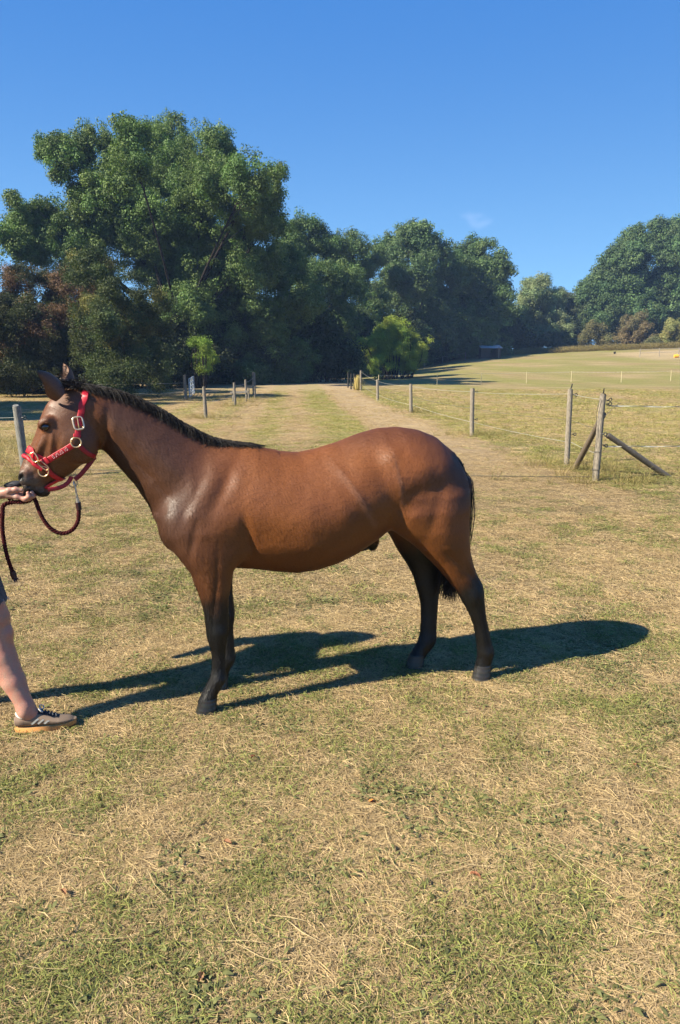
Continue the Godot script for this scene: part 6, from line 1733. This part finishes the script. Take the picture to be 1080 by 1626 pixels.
func shoe(parent: Node3D, heel: Vector3, turn: float, shown: bool):
	# its own axes: x to the toe, y up; made in place and turned about the heel
	var S := Field.new()
	var up := V2([-0.012, 0.030, -0.012, 0.075, 0.02, 0.088, 0.05, 0.086, 0.078, 0.092, 0.10, 0.090, 0.135, 0.074, 0.175, 0.057, 0.21, 0.050, 0.235, 0.044, 0.252, 0.033])
	var dn := V2([-0.012, 0.022, 0.05, 0.022, 0.12, 0.020, 0.18, 0.019, 0.23, 0.022, 0.252, 0.027])
	S.prims.append(Loft.new(Vector2.ZERO, Vector2(1, 0), dn, up, [[-0.012, 0.022, 0.0], [0.01, 0.033, 0.0], [0.05, 0.034, 0.0], [0.10, 0.036, 0.0], [0.16, 0.043, -0.002], [0.20, 0.042, -0.003], [0.235, 0.030, -0.005], [0.252, 0.016, -0.006]], -0.010, 0.250, 0.02, 0.30, -0.15, Vector2(0, 1), 0.012))
	S.prims.append(Ell.new(Vector3(0.034, 0.098, 0), Vector3(0.046, 0.028, 0.030), Vector3(0, 0, 0.05), 0.012, true))   # the opening
	var tr := Transform3D(Basis(Vector3.UP, deg_to_rad(turn)).scaled(Vector3(0.94, 0.94, 0.94)), heel)
	var put := func(mb: Mb):
		for i in mb.v.size():
			mb.v[i] = tr * mb.v[i]; mb.n[i] = tr.basis * mb.n[i]
	var mb := Mb.new()
	mesh_field(S, Vector3(-0.04, 0.0, -0.07), Vector3(0.29, 0.12, 0.07), 0.0035, mb)
	for i in mb.v.size():
		var p := mb.v[i]
		var c := Color(0.31, 0.215, 0.145)
		if p.x > 0.185: c = Color(0.24, 0.165, 0.112)
		if p.x < 0.03: c = Color(0.24, 0.16, 0.11)
		if p.x > 0.085 and p.x < 0.185 and absf(p.z) < 0.021 and p.y > 0.05: c = Color(0.025, 0.025, 0.03)
		mb.c[i] = c
	put.call(mb)
	var shoe_o := obj("shoe", mb.done(), M.cloth, parent)
	# gum sole
	var so := Mb.new(); var ol := []
	for i in 40:
		var a := TAU * i / 40.0
		var x := 0.120 + cos(a) * 0.140
		var w := 0.040 if x > 0.12 else 0.0365
		w *= 1.0 - 0.14 * exp(-pow((x - 0.09) / 0.035, 2.0))
		ol.append(Vector2(x, signf(sin(a)) * pow(absf(sin(a)), 0.55) * w))
	var rows := [[0.0, 0.96], [0.004, 1.0], [0.012, 1.0], [0.019, 1.012], [0.023, 0.97]]
	for r in rows:
		for q in ol:
			var rise := 0.012 * sm(0.18, 0.26, q.x)
			so.v.append(Vector3(0.12 + (q.x - 0.12) * r[1], r[0] - 0.004 + rise, q.y * r[1])); so.n.append(Vector3((q.x - 0.12) * 0.4, 0.0, q.y).normalized()); so.c.append(Color(0.50, 0.245, 0.085))
	for r in rows.size() - 1:
		for j in 40:
			var a := r * 40 + j; var b := r * 40 + (j + 1) % 40
			so.ix.append_array(PackedInt32Array([a, b, a + 40, b, b + 40, a + 40]))
	for e in [0, 4]:
		var k := so.v.size(); so.v.append(Vector3(0.12, rows[e][0] - 0.004, 0)); so.n.append(Vector3.UP * (1 if e else -1)); so.c.append(Color(0.50, 0.245, 0.085))
		for j in 40: so.ix.append_array(PackedInt32Array([k, e * 40 + j, e * 40 + (j + 1) % 40]))
	put.call(so)
	obj("sole", so.done(), M.plastic, shoe_o)
	for s in [1.0, -1.0]:
		for i in 3:
			var st := Mb.new(); var a := Vector3(0.060 + i * 0.027, 0.030, 0.06 * s); var b := Vector3(0.094 + i * 0.026, 0.074 - i * 0.004, 0.05 * s)
			var pts := []
			for j in 8:
				var p := a.lerp(b, j / 7.0)
				pts.append(S.snap(p, 0.0012))
			st.strip(pts, even(8, 0.0048, 0.0042), (b - a).normalized().cross(Vector3(0, 0, s)).normalized(), Color(0.72, 0.69, 0.60), Color(0.72, 0.69, 0.60))
			put.call(st); obj("stripe", st.done(), M.cloth, shoe_o)
	# laces
	for i in 6:
		var x := 0.098 + i * 0.0145
		var st := Mb.new(); var pts := []
		for j in 9:
			var f := j / 8.0 * 2.0 - 1.0
			pts.append(S.snap(Vector3(x + 0.006 * f, 0.10 - i * 0.006, f * 0.026), 0.0035))
		st.tube(pts, even(9, 0.0038, 0.0038), 6, Color(0.05, 0.055, 0.075)); put.call(st); obj("lace", st.done(), M.cloth, shoe_o)
	for q in [1.0, -1.0]:
		var st := Mb.new(); var lp := curve([Vector3(0.10, 0.096, 0.002 * q), Vector3(0.095, 0.108, 0.020 * q), Vector3(0.108, 0.100, 0.034 * q), Vector3(0.112, 0.090, 0.020 * q), Vector3(0.102, 0.096, 0.004 * q)], 4)
		st.tube(lp, even(lp.size(), 0.0026, 0.0026), 6, Color(0.60, 0.58, 0.54)); put.call(st); obj("lace_loop", st.done(), M.cloth, shoe_o)
	# white sock lining round the ankle
	var sk := Mb.new(); var rp := []; 
	for i in 25:
		var a := TAU * i / 24.0
		rp.append(Vector3(0.034 + cos(a) * 0.041, 0.084 + 0.008 * cos(a * 2.0) + 0.004 * cos(a), sin(a) * 0.034))
	sk.tube(rp, even(25, 0.0065, 0.0065), 8, Color(0.72, 0.70, 0.64), false); put.call(sk)
	obj("sock_edge", sk.done(), M.cloth, shoe_o)

func build_litter():
	var o := thing("orange_scrap", "small curled bright orange scrap lying in the grass", "litter", Vector3(0.13, ground_y(0.13, -2.48) + 0.012, -2.48))
	o.rotation.y = 0.15
	var mb := Mb.new()
	for i in 8:
		var a := i / 8.0; var b := (i + 1) / 8.0
		var p := func(f: float, z: float): return Vector3(-0.022 + f * 0.044, 0.007 * sin(f * 5.0) + 0.004 * z, z * (0.008 + 0.003 * sin(f * 9.0)))
		mb.quad(p.call(a, -1.0), p.call(b, -1.0), p.call(b, 1.0), p.call(a, 1.0), Color(0.80, 0.24, 0.05))
	obj("scrap", mb.done(), M.plastic, o)
	# fallen leaves, brown and curled
	var spots := [[-0.38, 2.22, "rust-brown fallen leaf in the grass, middle of the foreground"], [-0.85, 1.98, "pale brown fallen leaf in the grass, left foreground"], [-0.37, 1.66, "orange-brown fallen leaf nearest the camera"], [0.43, 2.06, "small brown fallen leaf right of the middle foreground"], [-0.36, 2.78, "small rust-brown fallen leaf before the pony's front hooves"], [1.20, 2.72, "dry brown fallen leaf in the grass, right foreground"]]
	for q in spots:
		var l := thing("fallen_leaf", q[2], "leaf", Vector3(q[0], ground_y(q[0], -q[1]) + 0.014, -q[1]), "fallen leaves on the grass")
		l.rotation = Vector3(rng.randfn(0, 0.25), rng.randf() * TAU, rng.randfn(0, 0.25))
		var m := Mb.new(); var c := Color(0.30, 0.125, 0.07).lerp(Color(0.30, 0.18, 0.10), rng.randf())
		for i in 10:
			var f := i / 10.0; var g := (i + 1) / 10.0
			var w := func(s: float): return 0.009 * sin(s * PI) * (0.75 + 0.25 * cos(s * 22.0)) + 0.0004
			for s in [1.0, -1.0]:
				var a := Vector3(-0.018 + f * 0.036, 0.006 * sin(f * 3.0), 0); var b := Vector3(-0.018 + g * 0.036, 0.006 * sin(g * 3.0), 0)
				m.quad(a, b, b + Vector3(0, 0.007, s * w.call(g)), a + Vector3(0, 0.007, s * w.call(f)), c)
		obj("blade", m.done(), M.grass, l)
		var stm := Mb.new(); stm.tube([Vector3(-0.028, 0.002, 0.002), Vector3(-0.017, 0.001, 0)], [0.0009, 0.0011], 5, c * Color(0.6, 0.6, 0.6)); obj("stalk", stm.done(), M.grass, l)
